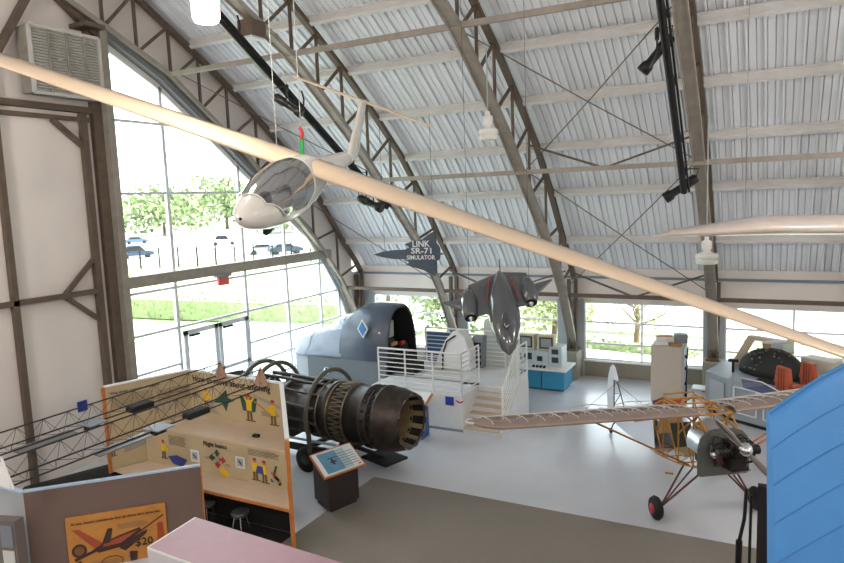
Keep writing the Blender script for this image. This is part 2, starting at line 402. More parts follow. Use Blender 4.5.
def tree(p, h, r, label, n=900, s=.25, mt=LEAF, bare=False):
    p = V(p); t = thing('tree', p, label, 'tree'); tr = MB()
    tr.tube([p, p+V((.1, 0, h*.3)), p+V((-.1, .1, h*.55)), p+V((0, 0, h*.85))], [h*.03, h*.024, h*.016, h*.006], BARK, n=7)
    for k in range(12 if bare else 7):
        a = k*2.4; z0 = h*(.2+.045*k if bare else .35+.06*k); L = r*(.9 if bare else .7)
        e = p+V((math.cos(a)*L, math.sin(a)*L, z0+h*.25))
        tr.tube([p+V((0, 0, z0)), p+V((math.cos(a)*L*.5, math.sin(a)*L*.5, z0+h*.1)), e], [h*.012, h*.008, h*.003], BARK, n=5)
        if bare:
            for q in range(3): tr.tube([e, e+V((random.uniform(-.6, .6), random.uniform(-.6, .6), random.uniform(.2, .8)))], [h*.003, h*.001], BARK, n=4)
    tr.build('trunk', parent=t)
    m = MB()
    for k in range(7):
        a = k*0.9; leaves(m, p+V((math.cos(a)*r*.45, math.sin(a)*r*.45, h*(.34+.11*(k % 4)))), (r*.62, r*.62, h*.3), n//7, s, mt)
    m.build('foliage', parent=t, fixn=False)
    return t
tree((-135, 118, -.2), 14, 13, 'broad tree seen through the gable window, behind the parked cars on the left', 1500, .8)
tree((-145, 150, -.2), 18, 15, 'tall tree seen through the gable window left of the glider nose', 1500, .9)
tree((-103, 124, -.2), 10, 10, 'tree seen through the gable window just under the glider nose', 1200, .8, LEAF2)
tree((-86, 150, -.2), 17, 13, 'tree behind the glider belly, seen through the gable window', 1300, .9)
tree((-158, 92, -.2), 15, 14, 'tree at the far left edge of the gable window', 1200, .9, LEAF2)
tree((-22, 36.5, -.2), 5.0, 2.6, 'bushy tree outside, low behind the cockpit simulator nose', 1300, .2)
tree((-13.6, 28.5, -.2), 4.8, 2.0, 'dense leafy tree outside the window behind the cockpit simulator hatch', 2200, .16)
tree((-9.0, 29.5, -.2), 4.4, 1.7, 'leafy tree outside the window behind the hanging twin engine model', 1700, .15, LEAF2)
tree((-5.2, 28.6, -.2), 4.4, 2.0, 'sparse bare branched tree outside the window left of the beige cabinet', 260, .1, LEAF2, True)
hd = MB()
def hedge(p, q, w, h, label):
    p, q = V(p), V(q); m = MB(); d = q-p; N = int(d.length/.7); nd = d.normalized(); sd = V((-nd.y, nd.x, 0))
    m.bar(p+V((0, 0, h*.42)), q+V((0, 0, h*.42)), w*.75, h*.75, LEAF)
    for i in range(N+1): leaves(m, p+d*(i/N)+V((0, 0, h*.5)), (w*.6, w*.6, h*.55), 60, .13, LEAF if i % 2 else LEAF2)
    m.build('hedge', label=label, cat='hedge', fixn=False)
hedge((-38, 27.6, -.2), (-20, 29.2, -.2), 1.8, 1.5, 'long low clipped hedge beyond the patio outside the glass doors')
hedge((-6.8, 27.4, -.2), (-3.0, 26.9, -.2), .9, .55, 'short low shrub border outside the window left of the beige cabinet')
fm = MB(); a, b = onZ(85, 271, -.2), onZ(330, 262, -.2)
ft = thing('iron_fence', a, 'dark picket fence between lawn and parking area', 'fence')
for z in (.3, 1.9): fm.bar(a+V((0, 0, z)), b+V((0, 0, z)), .05, .05, BLACK)
for i in range(160):
    p = a.lerp(b, i/159); fm.bar(p, p+V((0, 0, 2.1)), .03, .03, BLACK)
fm.build('railing', parent=ft)
for i in range(14):
    p = a.lerp(b, i/13); MB().bar(p, p+V((0, 0, 2.35)), .12, .12, BLACK).build('post', parent=ft)
def car(p, ang, colr, label, suv=False):
    p = V(p); t = thing('car', p, label, 'car', group='cars parked beyond the fence'); R = Matrix.Translation(p) @ Matrix.Rotation(ang, 4, 'Z'); cm = mat('car_paint_%s' % str(colr), colr, .3, .3)
    h = 1.75 if suv else 1.42
    prof = [(-2.2, .35), (-2.25, .8), (-2.1, .95), (-1.6, 1.0), (-1.2, h), (.4, h), (1.1, 1.0), (2.0, .85), (2.2, .6), (2.2, .35)]
    MB(R).prism([(x, -.85, z) for x, z in prof], (0, 1.7, 0), cm).build('body', parent=t, bevel=.06)
    wn = [(-1.45, 1.02), (-1.13, h-.07), (.36, h-.07), (.95, 1.02)]
    MB(R).prism([(x, -.87, z) for x, z in wn], (0, 1.74, 0), BLACK).build('side_window', parent=t)
    for x in (-1.4, 1.35):
        for y in (-.88, .7): MB(R).lathe((x, y, .33), (0, 1, 0), [(0, .1), (0, .33), (.18, .33), (.18, .1)], RUB, n=14).build('wheel', parent=t)
def carat(u, v, ang, c, l, suv=False): car(onZ(u, v, -.17), ang, c, l, suv)
carat(137, 258, 1.0, (60, 75, 100), 'dark blue car parked farthest left beyond the fence', True)
carat(137, 244, .9, (80, 100, 120), 'dark car parked behind the dark blue car', False)
carat(224, 245, .8, (225, 228, 232), 'white car parked below the glider nose, beyond the fence', True)
carat(264, 254, .9, (190, 192, 198), 'silver car parked under the glider belly, beyond the fence')
carat(286, 254, .9, (50, 60, 80), 'dark car parked rightmost, under the glider wheel')
# lamp post outside
def frame(o, x, y, z):
    M = Matrix.Identity(4)
    for i, c in enumerate((V(x), V(y), V(z))):
        for j in range(3): M[j][i] = c[j]
    M.translation = V(o); return M
# ================================================================ GLIDER
NO = at(240.5, 219, 7.9); TA = at(349, 163, 13.6)
b_ = (TA-NO).normalized(); GL = (TA-NO).length
n_ = V(_ray(0, 59)).cross(V(_ray(844, 352))); S_ = n_.cross(b_).normalized()
if S_.x < 0: S_ = -S_
U_ = b_.cross(S_); U_ = U_ if U_.z > 0 else -U_
GM = frame(NO, b_, S_, U_)
gl = thing('glider', NO+b_*2.2, 'white and cream glider with bubble canopy hanging banked across the hall', 'glider')
SEC = [(0, .02, .02, 0), (.05, .09, .09, .0), (.2, .165, .17, .01), (.5, .25, .27, .03), (.9, .32, .36, .05), (1.4, .355, .43, .07), (1.9, .36, .45, .09), (2.4, .34, .43, .11), (3.0, .26, .32, .13), (3.8, .2, .23, .14), (5.0, .16, .17, .14), (GL-.25, .12, .13, .14), (GL, .06, .11, .15)]
def ring(t, w, h, z, n=28, a0=0, a1=2*PI): return [V((t, w*math.cos(a0+(a1-a0)*k/n), z+h*math.sin(a0+(a1-a0)*k/n))) for k in range(n)]
MB(GM).loft([ring(*s) for s in SEC], GLW, True, True).build('fuselage', parent=gl)
def sec(t):
    for p, q in zip(SEC, SEC[1:]):
        if p[0] <= t <= q[0]:
            f = (t-p[0])/(q[0]-p[0]); return [p[i]+(q[i]-p[i])*f for i in range(4)]
CAN = glassmat('smoked_canopy', (150, 145, 148), .16, .12)
DK = mat('cockpit_interior', (98, 98, 102), .7, var=.12, vs=5)
rings = []; rin = []
for i in range(25):
    f = i/24; t = .34+1.5*f; s = sec(t); half = 1.72*min(1, .45+f*1.9)*min(1, .8+(1-f)*1.3)
    k = 16; bl = .045*math.sin(PI*f)
    rings.append([V((t, (s[1]+.012+bl*.3)*math.cos(PI/2-half+2*half*j/k), s[3]+(s[2]+.012+bl)*math.sin(PI/2-half+2*half*j/k))) for j in range(k+1)])
    rin.append([V((t, (s[1]+.004)*math.cos(PI/2-half+2*half*j/k), s[3]+(s[2]+.004)*math.sin(PI/2-half+2*half*j/k))) for j in range(k+1)])
MB(GM).loft(rin, DK, False, True, openring=True).build('cockpit_lining', parent=gl, fixn=False)
MB(GM).loft(rings, CAN, False, True, openring=True).build('canopy', parent=gl, fixn=False)
edge = [r[0] for r in rings]+rings[-1][1:-1]+[r[-1] for r in reversed(rings)]+rings[0][-2:0:-1]
MB(GM).tube(edge, .011, GLW, n=6, closed=True).build('canopy_frame', parent=gl)
MB(GM).lathe((-.012, 0, 0), (1, 0, 0), [(0, .018), (.02, .02)], BLK, n=10).build('nose_vent', parent=gl)
MB(GM).ell((1.3, 0, -.36), (.2, .06, .14), RUB).build('landing_wheel', parent=gl)
# wing
dW = (NO+b_*2.15-V(CAM)).dot(V(RM @ np.array([0, 0, -1.0])))
W0 = GM.inverted() @ at(312, 172, dW); wz = W0.z; wt = W0.x; wy = W0.y
def foil(t0, ch, th, y, z):
    pr_ = [(0, 0), (.03, .035), (.12, .07), (.3, .09), (.5, .075), (.75, .035), (1, .003), (.75, -.015), (.5, -.03), (.3, -.04), (.12, -.035), (.03, -.02)]
    return [V((t0+ch*a*.93, y, z+c*ch*th+ch*(a-.3)*.10)) for a, c in pr_]
for sgn, nm in ((-1, 'left'), (1, 'right')):
    rr = []
    for f in (0, .12, .35, .6, .85, 1):
        y = sgn*(9.4 if sgn > 0 else 7.6)*f; ch = .98-.5*f
        rr.append(foil(1.88+.10*f, ch, 1.15, y, .42-.02+.0*f))
    MB(GM).loft(rr, CREAM, True, True).build('wing', parent=gl)
# fin + tailplane
fl = []
FB = GM.inverted() @ at(353, 158, 13.4); FT = GM.inverted() @ at(365, 100, 13.6)
for f in (0, .5, 1):
    c = FB.lerp(FT, f); ch = 1.15-.5*f
    fl.append([V((c.x+ch*a-.62+.15*f, c.y+w*ch, c.z)) for a, w in ((0, 0), (.15, .05), (.4, .06), (.75, .035), (1, .004), (.75, -.035), (.4, -.06), (.15, -.05))])
MB(GM).loft(fl, GLW, True, True).build('fin', parent=gl)
rr = []
TL = GM.inverted() @ at(296, 77, 13.6); TR = GM.inverted() @ at(431, 126, 13.8)
for f in (0, .25, .5, .75, 1):
    c = TL.lerp(TR, f); ch = .5-.35*abs(f-.5); rr.append([V((c.x-.2+ch*(a), c.y, c.z+z*ch*1.1)) for a, z in ((0, 0), (.1, .04), (.35, .06), (.7, .035), (1, 0), (.7, -.03), (.35, -.05), (.1, -.035))])
MB(GM).loft(rr, CREAM, True, True).build('tailplane', parent=gl)
m = MB(GM)
for i, (z, l) in enumerate(((.45, .1), (.53, .14), (.61, .12), (.69, .15))):
    c = FB.lerp(FT, z); m.box((c.x+.02, c.y-.045, c.z), (l, .012, .045), mat('fin_lettering_grey', (120, 120, 118), .6))
m.build('fin_markings', parent=gl)
# sling and hanging wires
sp = at(302.5, 156, dW+.1)
st = thing('lifting_sling', sp, 'green and red lifting sling hooked to the top of the glider behind its canopy', 'sling')
MB().bar(sp, sp+V((0, 0, .27)), .06, .02, GREEN).build('green_strap', parent=st)
MB().tube([sp+V((0, 0, .25)), sp+V((.02, 0, .34)), sp+V((-.02, 0, .42))], .025, RED).build('red_shackle', parent=st)
MB().tube([sp+V((0, 0, .4)), V((sp.x, sp.y, interp(LO, sp.y)-.1))], .006, LGREY, n=5).build('cable', parent=st)
q = at(277, 150, dW+.2)
MB().tube([q, V((q.x, q.y, interp(LO, q.y)-.1))], .006, LGREY, n=5).build('suspension_cable', label='thin vertical cable holding the glider left wing', cat='cable')

# ================================================================ WHITE WING AT RIGHT
rr = []
for u, v, h, d in ((655, 236, .012, 12), (676, 233, .075, 12.1), (730, 229.5, .15, 12.3), (760, 227, .20, 12.4), (844, 226.5, .215, 12.8), (930, 228, .22, 13.2)):
    c = at(u, v, d); rr.append([c+V((-.3*math.cos(a)*h/.2*.3, .6*math.cos(a)*min(1, h/.12), h*math.sin(a)*(1.05 if math.sin(a) > 0 else .75))) for a in [2*PI*k/18 for k in range(18)]])
rw = thing('hanging_wing', at(760, 228, 12.4), 'white tapered wing hanging level at the right edge, above the round lamp', 'wing')
MB().loft(rr, mat('aged_white_wing', (214, 200, 190), .3, var=.03, coat=.4), True, True).build('wing_panel', parent=rw)
for u in (745, 850):
    c = at(u, 222, 12.5); MB().tube([c, V((c.x, c.y, interp(LO, c.y)))], .003, BLACK, n=5).build('cable', parent=rw)

# ================================================================ LAMPS, SPOTS, PIPES
def lamp(u, v, d, label, w, lit=False, hook=True):
    p = at(u, v, d); t = thing('high_bay_lamp', p, label, 'lamp', group='round high bay lamps')
    sh = mat('lit_lamp_glass', (255, 244, 225), .4, emit=9) if lit else mat('ribbed_lamp_glass', (225, 226, 220), .15, spec=.6)
    if lit: MB().lathe(p, (0, 0, 1), [(0, w*.40), (.0, w*.42), (.05, w*.48), (w*.9, w*.5), (w*.95, w*.45)], sh).build('shade', parent=t)
    else: MB().lathe(p, (0, 0, 1), [(0, w*.4), (.02, w*.48), (.11, w*.5), (.125, w*.45), (.14, w*.5), (.23, w*.48), (.25, w*.36), (.28, w*.2), (.36, w*.16)], sh).build('shade', parent=t)
    z = w*.95 if lit else .33
    MB().lathe(p+V((0, 0, z)), (0, 0, 1), [(0, .09), (.04, .11), (.2, .11), (.22, .05), (.3, .05)], WHITE, n=14).build('ballast_housing', parent=t)
    zt = interp(LO, p.y)
    MB().tube([p+V((0, 0, z+.25)), V((p.x, p.y, max(zt+.2, p.z+z+.3)))], .015, LGREY, n=6).build('hanger', parent=t)
    L = bpy.data.lights.new('lamp_light', 'POINT'); L.energy = 80 if lit else 0; L.color = (1, .86, .7); L.shadow_soft_size = .2
    if lit:
        lo = bpy.data.objects.new('lamp_light', L); COL.objects.link(lo); lo.location = p-V((0, 0, .25))
lamp(206.5, 22, 9.0, 'glowing round lamp at the top left', .37, True)
lamp(488.5, 140, 15.2, 'unlit ribbed glass lamp hanging above the middle of the long glider wing', .46)
lamp(706.5, 264, 15.5, 'unlit ribbed glass lamp hanging just under the white wing at right', .52)
def pipe(a, b, label, r=.07):
    t = thing('lighting_pipe', a, label, 'lighting pipe', group='black lighting pipes')
    MB().tube([a, b], r, BLACK, n=10).build('pipe', parent=t)
    d = (b-a)
    s_ = d.cross(V((0, 0, 1))).normalized()*(r*1.5)
    MB().tube([a+s_, b+s_], r*.35, BLACK, n=6).build('conduit', parent=t)
    for f in (.15, .45, .75, .95):
        c = a.lerp(b, f); MB().tube([c, V((c.x+.05, c.y, c.z+.25)), V((c.x, c.y, c.z+.45))], .02, BLK, n=6).build('hanger_clamp', parent=t)
    return t
pa, pb = onX(200, -5, -9.5), onX(387, 207, -9.5)
pipe(pa, pb, 'long black lighting pipe slanting down behind the glider tail', .08)
pa2, pb2 = onX(659, -8, -1.95), onX(684, 192, -1.95)
pipe(pa2, pb2, 'black lighting pipe slanting down beside the edge on truss', .075)
def spot(p, dr, s, label):
    p = V(p); dr = V(dr).normalized(); t = thing('spotlight', p, label, 'spotlight', group='black theatre spotlights')
    MB().lathe(p-dr*.28*s, dr, [(0, .05*s), (.03*s, .075*s), (.2*s, .08*s), (.24*s, .06*s), (.42*s, .06*s), (.46*s, .085*s), (.56*s, .09*s), (.57*s, .07*s)], BLACK, n=16).build('housing', parent=t)
    MB().lathe(p+dr*.27*s, dr, [(0, .065*s), (.015*s, .05*s)], ALUM, n=14).build('lens', parent=t)
    u = V((0, 0, 1)); sd = dr.cross(u).normalized()
    MB().tube([p+sd*.1*s, p+sd*.1*s+u*.14*s, p+u*.2*s, p-sd*.1*s+u*.14*s, p-sd*.1*s], .012*s, BLACK, n=6).build('yoke', parent=t)
    MB().tube([p+u*.18*s, p+u*.34*s], .028*s, BLK, n=8).build('clamp', parent=t)
    MB().tube([p-dr*.25*s, p-dr*.3*s+u*.12*s, p+u*.3*s+sd*.07*s, p+u*.36*s], .01*s, BLK, n=5).build('power_cord', parent=t)
spot(at(288, 105, 11.6), V((.55, .25, -.42)), 1.0, 'black spotlight hung just left of the glider sling cable')
spot(at(370, 203, 15.2), V((.75, -.1, -.3)), 1.25, 'black spotlight under the lower end of the long pipe, below the glider wing')
spot(at(367, 183, 15.4), V((.6, .3, -.45)), .8, 'small black spotlight above the glider wing, at the lower end of the long pipe')
spot(at(657, 54, 13.5), V((-.62, -.1, -.72)), 1.5, 'upper black spotlight on the pipe beside the edge on truss')
spot(at(681, 188, 15.8), V((-.75, -.1, -.5)), 1.5, 'lower black spotlight on the pipe beside the edge on truss')
c = V((-10.73, 12.33, 10.3)); t = thing('junction_box', c-V((0, 0, .25)), 'brown metal box mounted under the truss right of the glowing lamp', 'box')
MB().box(c, (.42, .5, .36), TRUSSD).build('box_body', parent=t, bevel=.015)
MB().box(c-V((0, 0, .2)), (.34, .42, .04), ALU).build('lens_panel', parent=t)
# louvred unit on the gable wall
y0, y1, z0, z1 = 9.5, 11.22, 8.98, 10.42; xf = XG+.65
t = thing('louvred_heater', (XG, 10.5, z0), 'grey louvred metal unit mounted high on the white wall at top left', 'heater')
MB().bb((XG+.2, y0, z0), (xf-.04, y1, z1), mat('weathered_grey', (138, 132, 122), .7, var=.12)).build('casing', parent=t)
f = MB(); W5 = mat('pale_grey_frame', (186, 184, 178), .6)
for a, b in (((xf, y0, z0), (xf, y1, z0)), ((xf, y0, z1), (xf, y1, z1)), ((xf, y0, z0), (xf, y0, z1)), ((xf, y1, z0), (xf, y1, z1))): f.bar(a, b, .07, .07, W5, up=(1, 0, 0))
f.build('front_frame', parent=t)
lv = MB()
for k in range(22):
    z = z0+.06+k*(z1-z0-.1)/21; lv.bar((xf-.02, y0+.04, z), (xf-.02, y1-.04, z), .02, .05, W5, up=(1, 0, .6))
lv.build('louvres', parent=t)
for y in (y0+.42, (y0+y1)/2, y1-.42): MB().bar((xf+.03, y, z0+.03), (xf+.03, y, z1-.03), .035, .04, TRUSS, up=(1, 0, 0)).build('link_bar', parent=t)
for y, z in ((y0+.6, z0+.8), (y0+.62, z0+.2), (y1-.35, z0+.7), (y1-.3, z1-.15)): MB().tube([(xf+.05, y, z), (xf+.08, y+.06, z-.04), (xf+.05, y+.1, z)], .02, W5, n=6).build('handle', parent=t)
# exit box under the beam
c = V((XG+.28, 15.1, 4.1)); t = thing('exit_light', c, 'small red box hanging from the beam above the glass doors', 'exit light')
MB().box(c-V((0, 0, .02)), (.08, .42, .26), mat('red_plastic', (215, 90, 85), .4)).build('red_box', parent=t)
MB().box(c+V((0, 0, .15)), (.14, .62, .1), GREY).build('mount', parent=t)
# blue notice on the wall
c = onX(82.5, 406, XG+.01); MB().box(c, (.015, .26, .26), BLUE).build('wall_notice', label='small dark blue square notice on the white wall', cat='notice')

# ================================================================ SIGN
sg = [(30, 250), (110, 225), (200, 212), (290, 210), (330, 190), (318, 178), (292, 162), (360, 135), (440, 120), (490, 80), (525, 60), (546, 78), (548, 115), (543, 140), (570, 170), (585, 195), (586, 236), (612, 240), (612, 250), (588, 252), (583, 290), (545, 312), (556, 345), (545, 362), (560, 400), (545, 430), (510, 415), (450, 380), (360, 355), (305, 335), (330, 318), (290, 288), (200, 288), (100, 272)]
YS = 15.9
def sp2(x, y): return onY(370+x/8.44, 225+y/8.44, YS)
DSL = mat('dark_slate_paint', (66, 78, 92), .6, var=.05)
t = thing('jet_shaped_sign', sp2(450, 430), 'dark jet shaped sign reading LINK SR-71 SIMULATOR, hanging from the trusses', 'sign')
MB().prism([sp2(*p) for p in sg], (0, .06, 0), DSL).build('sign_board', parent=t)
LT = mat('sign_lettering_white', (225, 230, 232), .6)
for s, x, y, x2, y2, sz in (('LINK', 358, 185, 505, 182, 54), ('SR-71', 348, 240, 520, 240, 50), ('SIMULATOR', 312, 291, 552, 290, 37)):
    a, b = sp2(x, y), sp2(x2, y2); h = (sp2(x, y)-sp2(x, y-sz)).length
    o = textmesh(s, h*1.35, a+V((0, -.012, 0)), b-a, (0, 0, 1), LT, t, 'lettering', .018)
    w = max(v.co.x for v in o.data.vertices)-min(v.co.x for v in o.data.vertices); k = (b-a).length/w
    x0 = min(v.co.x for v in o.data.vertices)
    for v in o.data.vertices: v.co.x = x0+(v.co.x-x0)*k
for p in ((120, 225), (530, 70)):
    a = sp2(*p)+V((0, .03, 0)); MB().tube([a, V((a.x, a.y, interp(LO, a.y)+.2))], .006, BLACK, n=4).build('wire', parent=t)

# ================================================================ HANGING TWIN ENGINE MODEL
DGY = mat('dark_grey_gloss', (76, 82, 86), .22, coat=1, var=.04)
MD = 12.5
mt_ = thing('aircraft_model', at(500, 300, MD), 'dark grey twin engine aircraft model hanging nose down above the platform stairs', 'aircraft model')
nose = at(509.5, 355, MD-.75); tail = at(499, 272, MD+.4)
ax = (tail-nose).normalized(); L = (tail-nose).length
wl = at(443, 299, MD+.2); wr = at(552, 277, MD+.2)
sd = (wr-wl).normalized(); sd = (sd-ax*sd.dot(ax)).normalized(); up = ax.cross(sd).normalized()
if up.y > 0: up = -up
TM = frame(nose, ax, sd, up)
prof = [(0, .015), (.12, .12), (.3, .2), (.55, .27), (.85, .29), (1.15, .27), (1.4, .22), (1.65, .14), (L, .04)]
MB(TM).loft([[V((tt, r*math.cos(2*PI*k/20), r*(1.0 if math.sin(2*PI*k/20) > 0 else .8)*math.sin(2*PI*k/20))) for k in range(20)] for tt, r in prof if tt <= L], DGY, True, True).build('fuselage', parent=mt_)
MB(TM).ell((.6, 0, .2), (.24, .08, .1), mat('tinted_canopy', (60, 62, 66), .1, coat=1)).build('canopy', parent=mt_)
def at2(u, v, dd=0): return TM.inverted() @ at(u, v, MD+dd)
for nu, nv, iu, iv, tu, tv, w in ((467, 285, 471, 318, 443, 299, 'l'), (521, 275, 531, 303, 552, 277, 'r')):
    e = at2(iu, iv, -.1); s = at2(nu, nv, .25); s = V((s.x, e.y*.7+s.y*.3, e.z)); a = V((s.x-e.x, (s.y-e.y), 0)); l_ = a.length
    sgn = -1 if w == 'l' else 1
    MB(TM).lathe(e, a, [(0, .115), (.03, .14), (.25, .175), (l_*.6, .16), (l_*.9, .09), (l_, .03)], DGY, n=18).build('engine_nacelle', parent=mt_)
    MB(TM).lathe(e-a.normalized()*.01, a, [(0, .115), (.005, .05)], BLK, n=18).build('intake', parent=mt_)
    MB(TM).lathe(e-a.normalized()*.08, a, [(0, .005), (.1, .07)], ALUM, n=12).build('intake_spike', parent=mt_)
    ti = at2(tu, tv, .1); b0 = V(e)+a*.35
    rr = []
    for f in (0, .5, 1):
        c = b0.lerp(V((ti.x, ti.y, b0.z)), f); h = (.17 if f == 0 else .10 if f == .5 else .012); cc = .17*(1-f)+.02
        rr.append([V((c.x+cc*math.cos(q), c.y, c.z+h*.45*math.sin(q))) for q in [2*PI*k/14 for k in range(14)]])
    MB(TM).loft(rr, DGY, True, True).build('wing_tip', parent=mt_)
    # inner wing
    rr = []
    root = at2(498, 290, .1)
    for f in (0, 1):
        c = V((root.x, 0, 0)).lerp(V((e.x+a.x*.55, e.y, e.z)), f); hc = .46-.08*f
        rr.append([V((c.x+hc*math.cos(q), c.y, c.z+.055*math.sin(q))) for q in [2*PI*k/16 for k in range(16)]])
    MB(TM).loft(rr, DGY, True, True).build('wing', parent=mt_)
    MB(TM).bar((root.x-.3, sgn*.3, .075), (root.x+.3, sgn*.2, .075), .012, .012, RED).build('red_stripe', parent=mt_)
    q = TM @ V((e.x+.3, e.y, e.z+.1)); MB().tube([q, V((q.x, q.y, interp(LO, q.y)))], .0035, BLACK, n=5).build('wire', parent=mt_)
MB(TM).prism([(L-.5, 0, .05), (L-.05, 0, .38), (L, 0, .38), (L, 0, .02)], (0, .02, 0), DGY).build('fin', parent=mt_)
# ================================================================ SR-71 COCKPIT SIMULATOR
SIM = mat('simulator_blue_grey', (112, 122, 138), .35, coat=.3, var=.04)
SIMD = mat('simulator_slate', (72, 82, 98), .35, coat=.3, var=.04)
yc = 18.1; xo = -10.45; PZ = 1.02
t = thing('cockpit_simulator', (-12.6, yc, 0), 'blue grey jet cockpit simulator with arched open hatch, in the corner by the glass wall', 'flight simulator')
def arch(x, w, z0, z1, k=18, p=.8):   # arch section from bottom left over the top
    return [V((x, yc-w*(abs(math.cos(a))**p)*(1 if math.cos(a) > 0 else -1), z0+(z1-z0)*math.sin(a)**.9)) for a in [PI*i/k for i in range(k+1)]]
# hood
rr = [arch(xo, .92, 1.4, 3.02), arch(xo-.05, .98, 1.4, 3.08), arch(xo-.9, 1.0, 1.4, 3.08), arch(xo-1.3, 1.0, 1.4, 3.0), arch(xo-1.75, 1.0, 1.4, 2.72)]
MB().loft(rr, SIMD, False, True, openring=True).build('hood', parent=t)
MB().add(rr[-1], [tuple(range(19))], SIM).build('hood_front', parent=t)
m = MB(); inn = [arch(xo-.02, .86, 1.42, 2.96), arch(xo-1.5, .8, 1.42, 2.8)]
m.loft(inn, BLK, False, True, openring=True).add(inn[1], [tuple(range(19))], BLK).build('hatch_interior', parent=t, fixn=False)
m = MB(); m.loft([rr[0], inn[0]], BLK, False, openring=True).build('hatch_rim', parent=t)
# nose body with chined profile
def chine(x, w, z0, z1): return [V((x, yc+w*a, z0+(z1-z0)*b)) for a, b in ((-1, .0), (-1.02, .12), (-.72, .42), (-.58, .8), (-.3, .97), (0, 1), (.3, .97), (.58, .8), (.72, .42), (1.02, .12), (1, 0))]
MB().loft([chine(xo-1.65, 1.0, 1.4, 2.5), chine(xo-2.1, .98, 1.4, 2.4), chine(xo-2.7, .95, 1.38, 2.22), chine(xo-3.15, .9, 1.36, 2.08), chine(xo-3.55, .8, 1.34, 1.96), chine(xo-3.85, .66, 1.36, 1.8), chine(xo-3.95, .4, 1.42, 1.65)], SIM, True, True).build('nose_section', parent=t)
m = MB(); m.loft([chine(xo-3.15, .91, 1.36, 2.09), chine(xo-3.19, .91, 1.36, 2.085)], GREY, False, False, openring=True).build('panel_seam', parent=t)
# windshield bump
rr = []
for x, w, h in ((xo-1.65, .62, 2.78), (xo-2.1, .58, 2.66), (xo-2.5, .5, 2.42), (xo-2.85, .38, 2.1)):
    rr.append([V((x, yc+w*math.cos(a), 1.9+(h-1.9)*math.sin(a))) for a in [PI*i/12 for i in range(13)]])
MB().loft(rr, mat('windshield_tint', (128, 142, 160), .12, coat=1), True, True).build('windshield', parent=t)
MB().bb((xo-3.0, yc-1.0, 0), (xo-.05, yc+1.0, 1.4), mat('simulator_base_grey', (100, 106, 112), .5)).build('base_cabinet', parent=t)
MB().bb((xo-3.8, yc-.6, 0), (xo-3.0, yc+.6, 1.37), LGREY).build('nose_support', parent=t)
dm = [onY(326, 333, yc-1.02), onY(333.5, 318, yc-1.02)]
dc = (dm[0]+dm[1])/2
for s, mm, o in ((.27, WHITE, 0), (.2, mat('emblem_blue', (70, 130, 190), .5), .012)):
    MB().prism([V((-11.25, 0, 0))+V((0, yc-1.035-o, 2.42))+V(p) for p in ((-.0, 0, -s*1.1), (s*.72, 0, 0), (0, 0, s*1.15), (-s*.72, 0, 0))], (0, .05, 0), mm).build('diamond_emblem' if s > .25 else 'emblem_center', parent=t)
c = V((-12.7, yc-1.01, .98)); MB().lathe(c, (0, -1, 0), [(0, .0), (0, .12), (.015, .12), (.015, 0)], WHITE, n=20).build('round_badge', parent=t)
m = MB(); m.ell(c+V((0, -.02, .02)), (.055, .01, .09), BLK).build('badge_figure', parent=t)
MB().bb((xo-.05, yc-.92, PZ), (xo+.01, yc+.92, 1.42), BLK).build('hatch_sill', parent=t)
MB().bb((xo+.03, yc-.7, PZ), (xo+.75, yc+.0, PZ+.3), BLK).build('entry_step', parent=t)
pad = mat('seat_pad_grey', (150, 150, 145), .7); cp = mat('console_orange', (190, 120, 50), .5)
MB().bb((xo-.2, yc-.62, 2.1), (xo-.08, yc-.34, 2.62), pad).build('headrest', parent=t, bevel=.03)
MB().bb((xo-.3, yc-.65, 1.42), (xo-.12, yc-.25, 2.05), mat('seat_back_dark', (45, 48, 44), .8)).build('seat_back', parent=t, bevel=.03)
MB().bb((xo-.12, yc-.5, 1.82), (xo-.06, yc-.2, 1.92), cp).build('switch_panel', parent=t)
MB().bb((xo-.2, yc+.15, 1.72), (xo-.12, yc+.4, 1.82), RED).build('warning_tag', parent=t)
MB().bb((xo-.7, yc+.2, 1.0), (xo-.2, yc+.7, 1.7), BLK).build('side_console', parent=t)

# ================================================================ PLATFORM
PX0, PX1, PX2 = -10.35, -7.42, -6.28; PY0, PY1, PY2 = 15.96, 17.25, 19.2; PZ = 1.02
PW = mat('platform_white', (214, 214, 214), .5, var=.03)
t = thing('viewing_platform', ((PX0+PX1)/2, PY1, 0), 'white raised platform with steps and railings in front of the cockpit simulator', 'platform')
m = MB(); m.bb((PX0, PY0, 0), (PX1, PY1, PZ), PW).bb((PX0, PY1, 0), (PX2, yc-1.05+.0, PZ), PW).bb((xo+.15, PY1, 0), (-7.35, PY2, PZ), PW).bb((-7.35, PY1, 0), (PX2-.02, 18.1, PZ), PW)
m.build('deck', parent=t)
TREAD = mat('tan_tread', (196, 178, 156), .6)
for k in range(6):
    z = PZ*(k+1)/7; y = PY0-.02+k*.22
    m = MB(); m.bb((PX1, y, 0), (PX2-.09, PY1, z-.03), PW).build('riser', parent=t)
    MB().bb((PX1, y-.01, z-.03), (PX2-.09, y+.24, z), TREAD).build('tread', parent=t)
m = MB(); m.prism([(PX2-.08, PY0-.02, 0), (PX2-.08, PY1+.6, 0), (PX2-.08, PY1+.6, PZ+.3), (PX2-.08, PY1+.15, PZ+.2), (PX2-.08, PY0-.02, .14)], (.09, 0, 0), PW).build('side_wall', parent=t)
MB().bb((PX0-.01, PY0-.012, 0), (PX2, PY0+.0-.002, .07), GREY).build('skirting', parent=t)
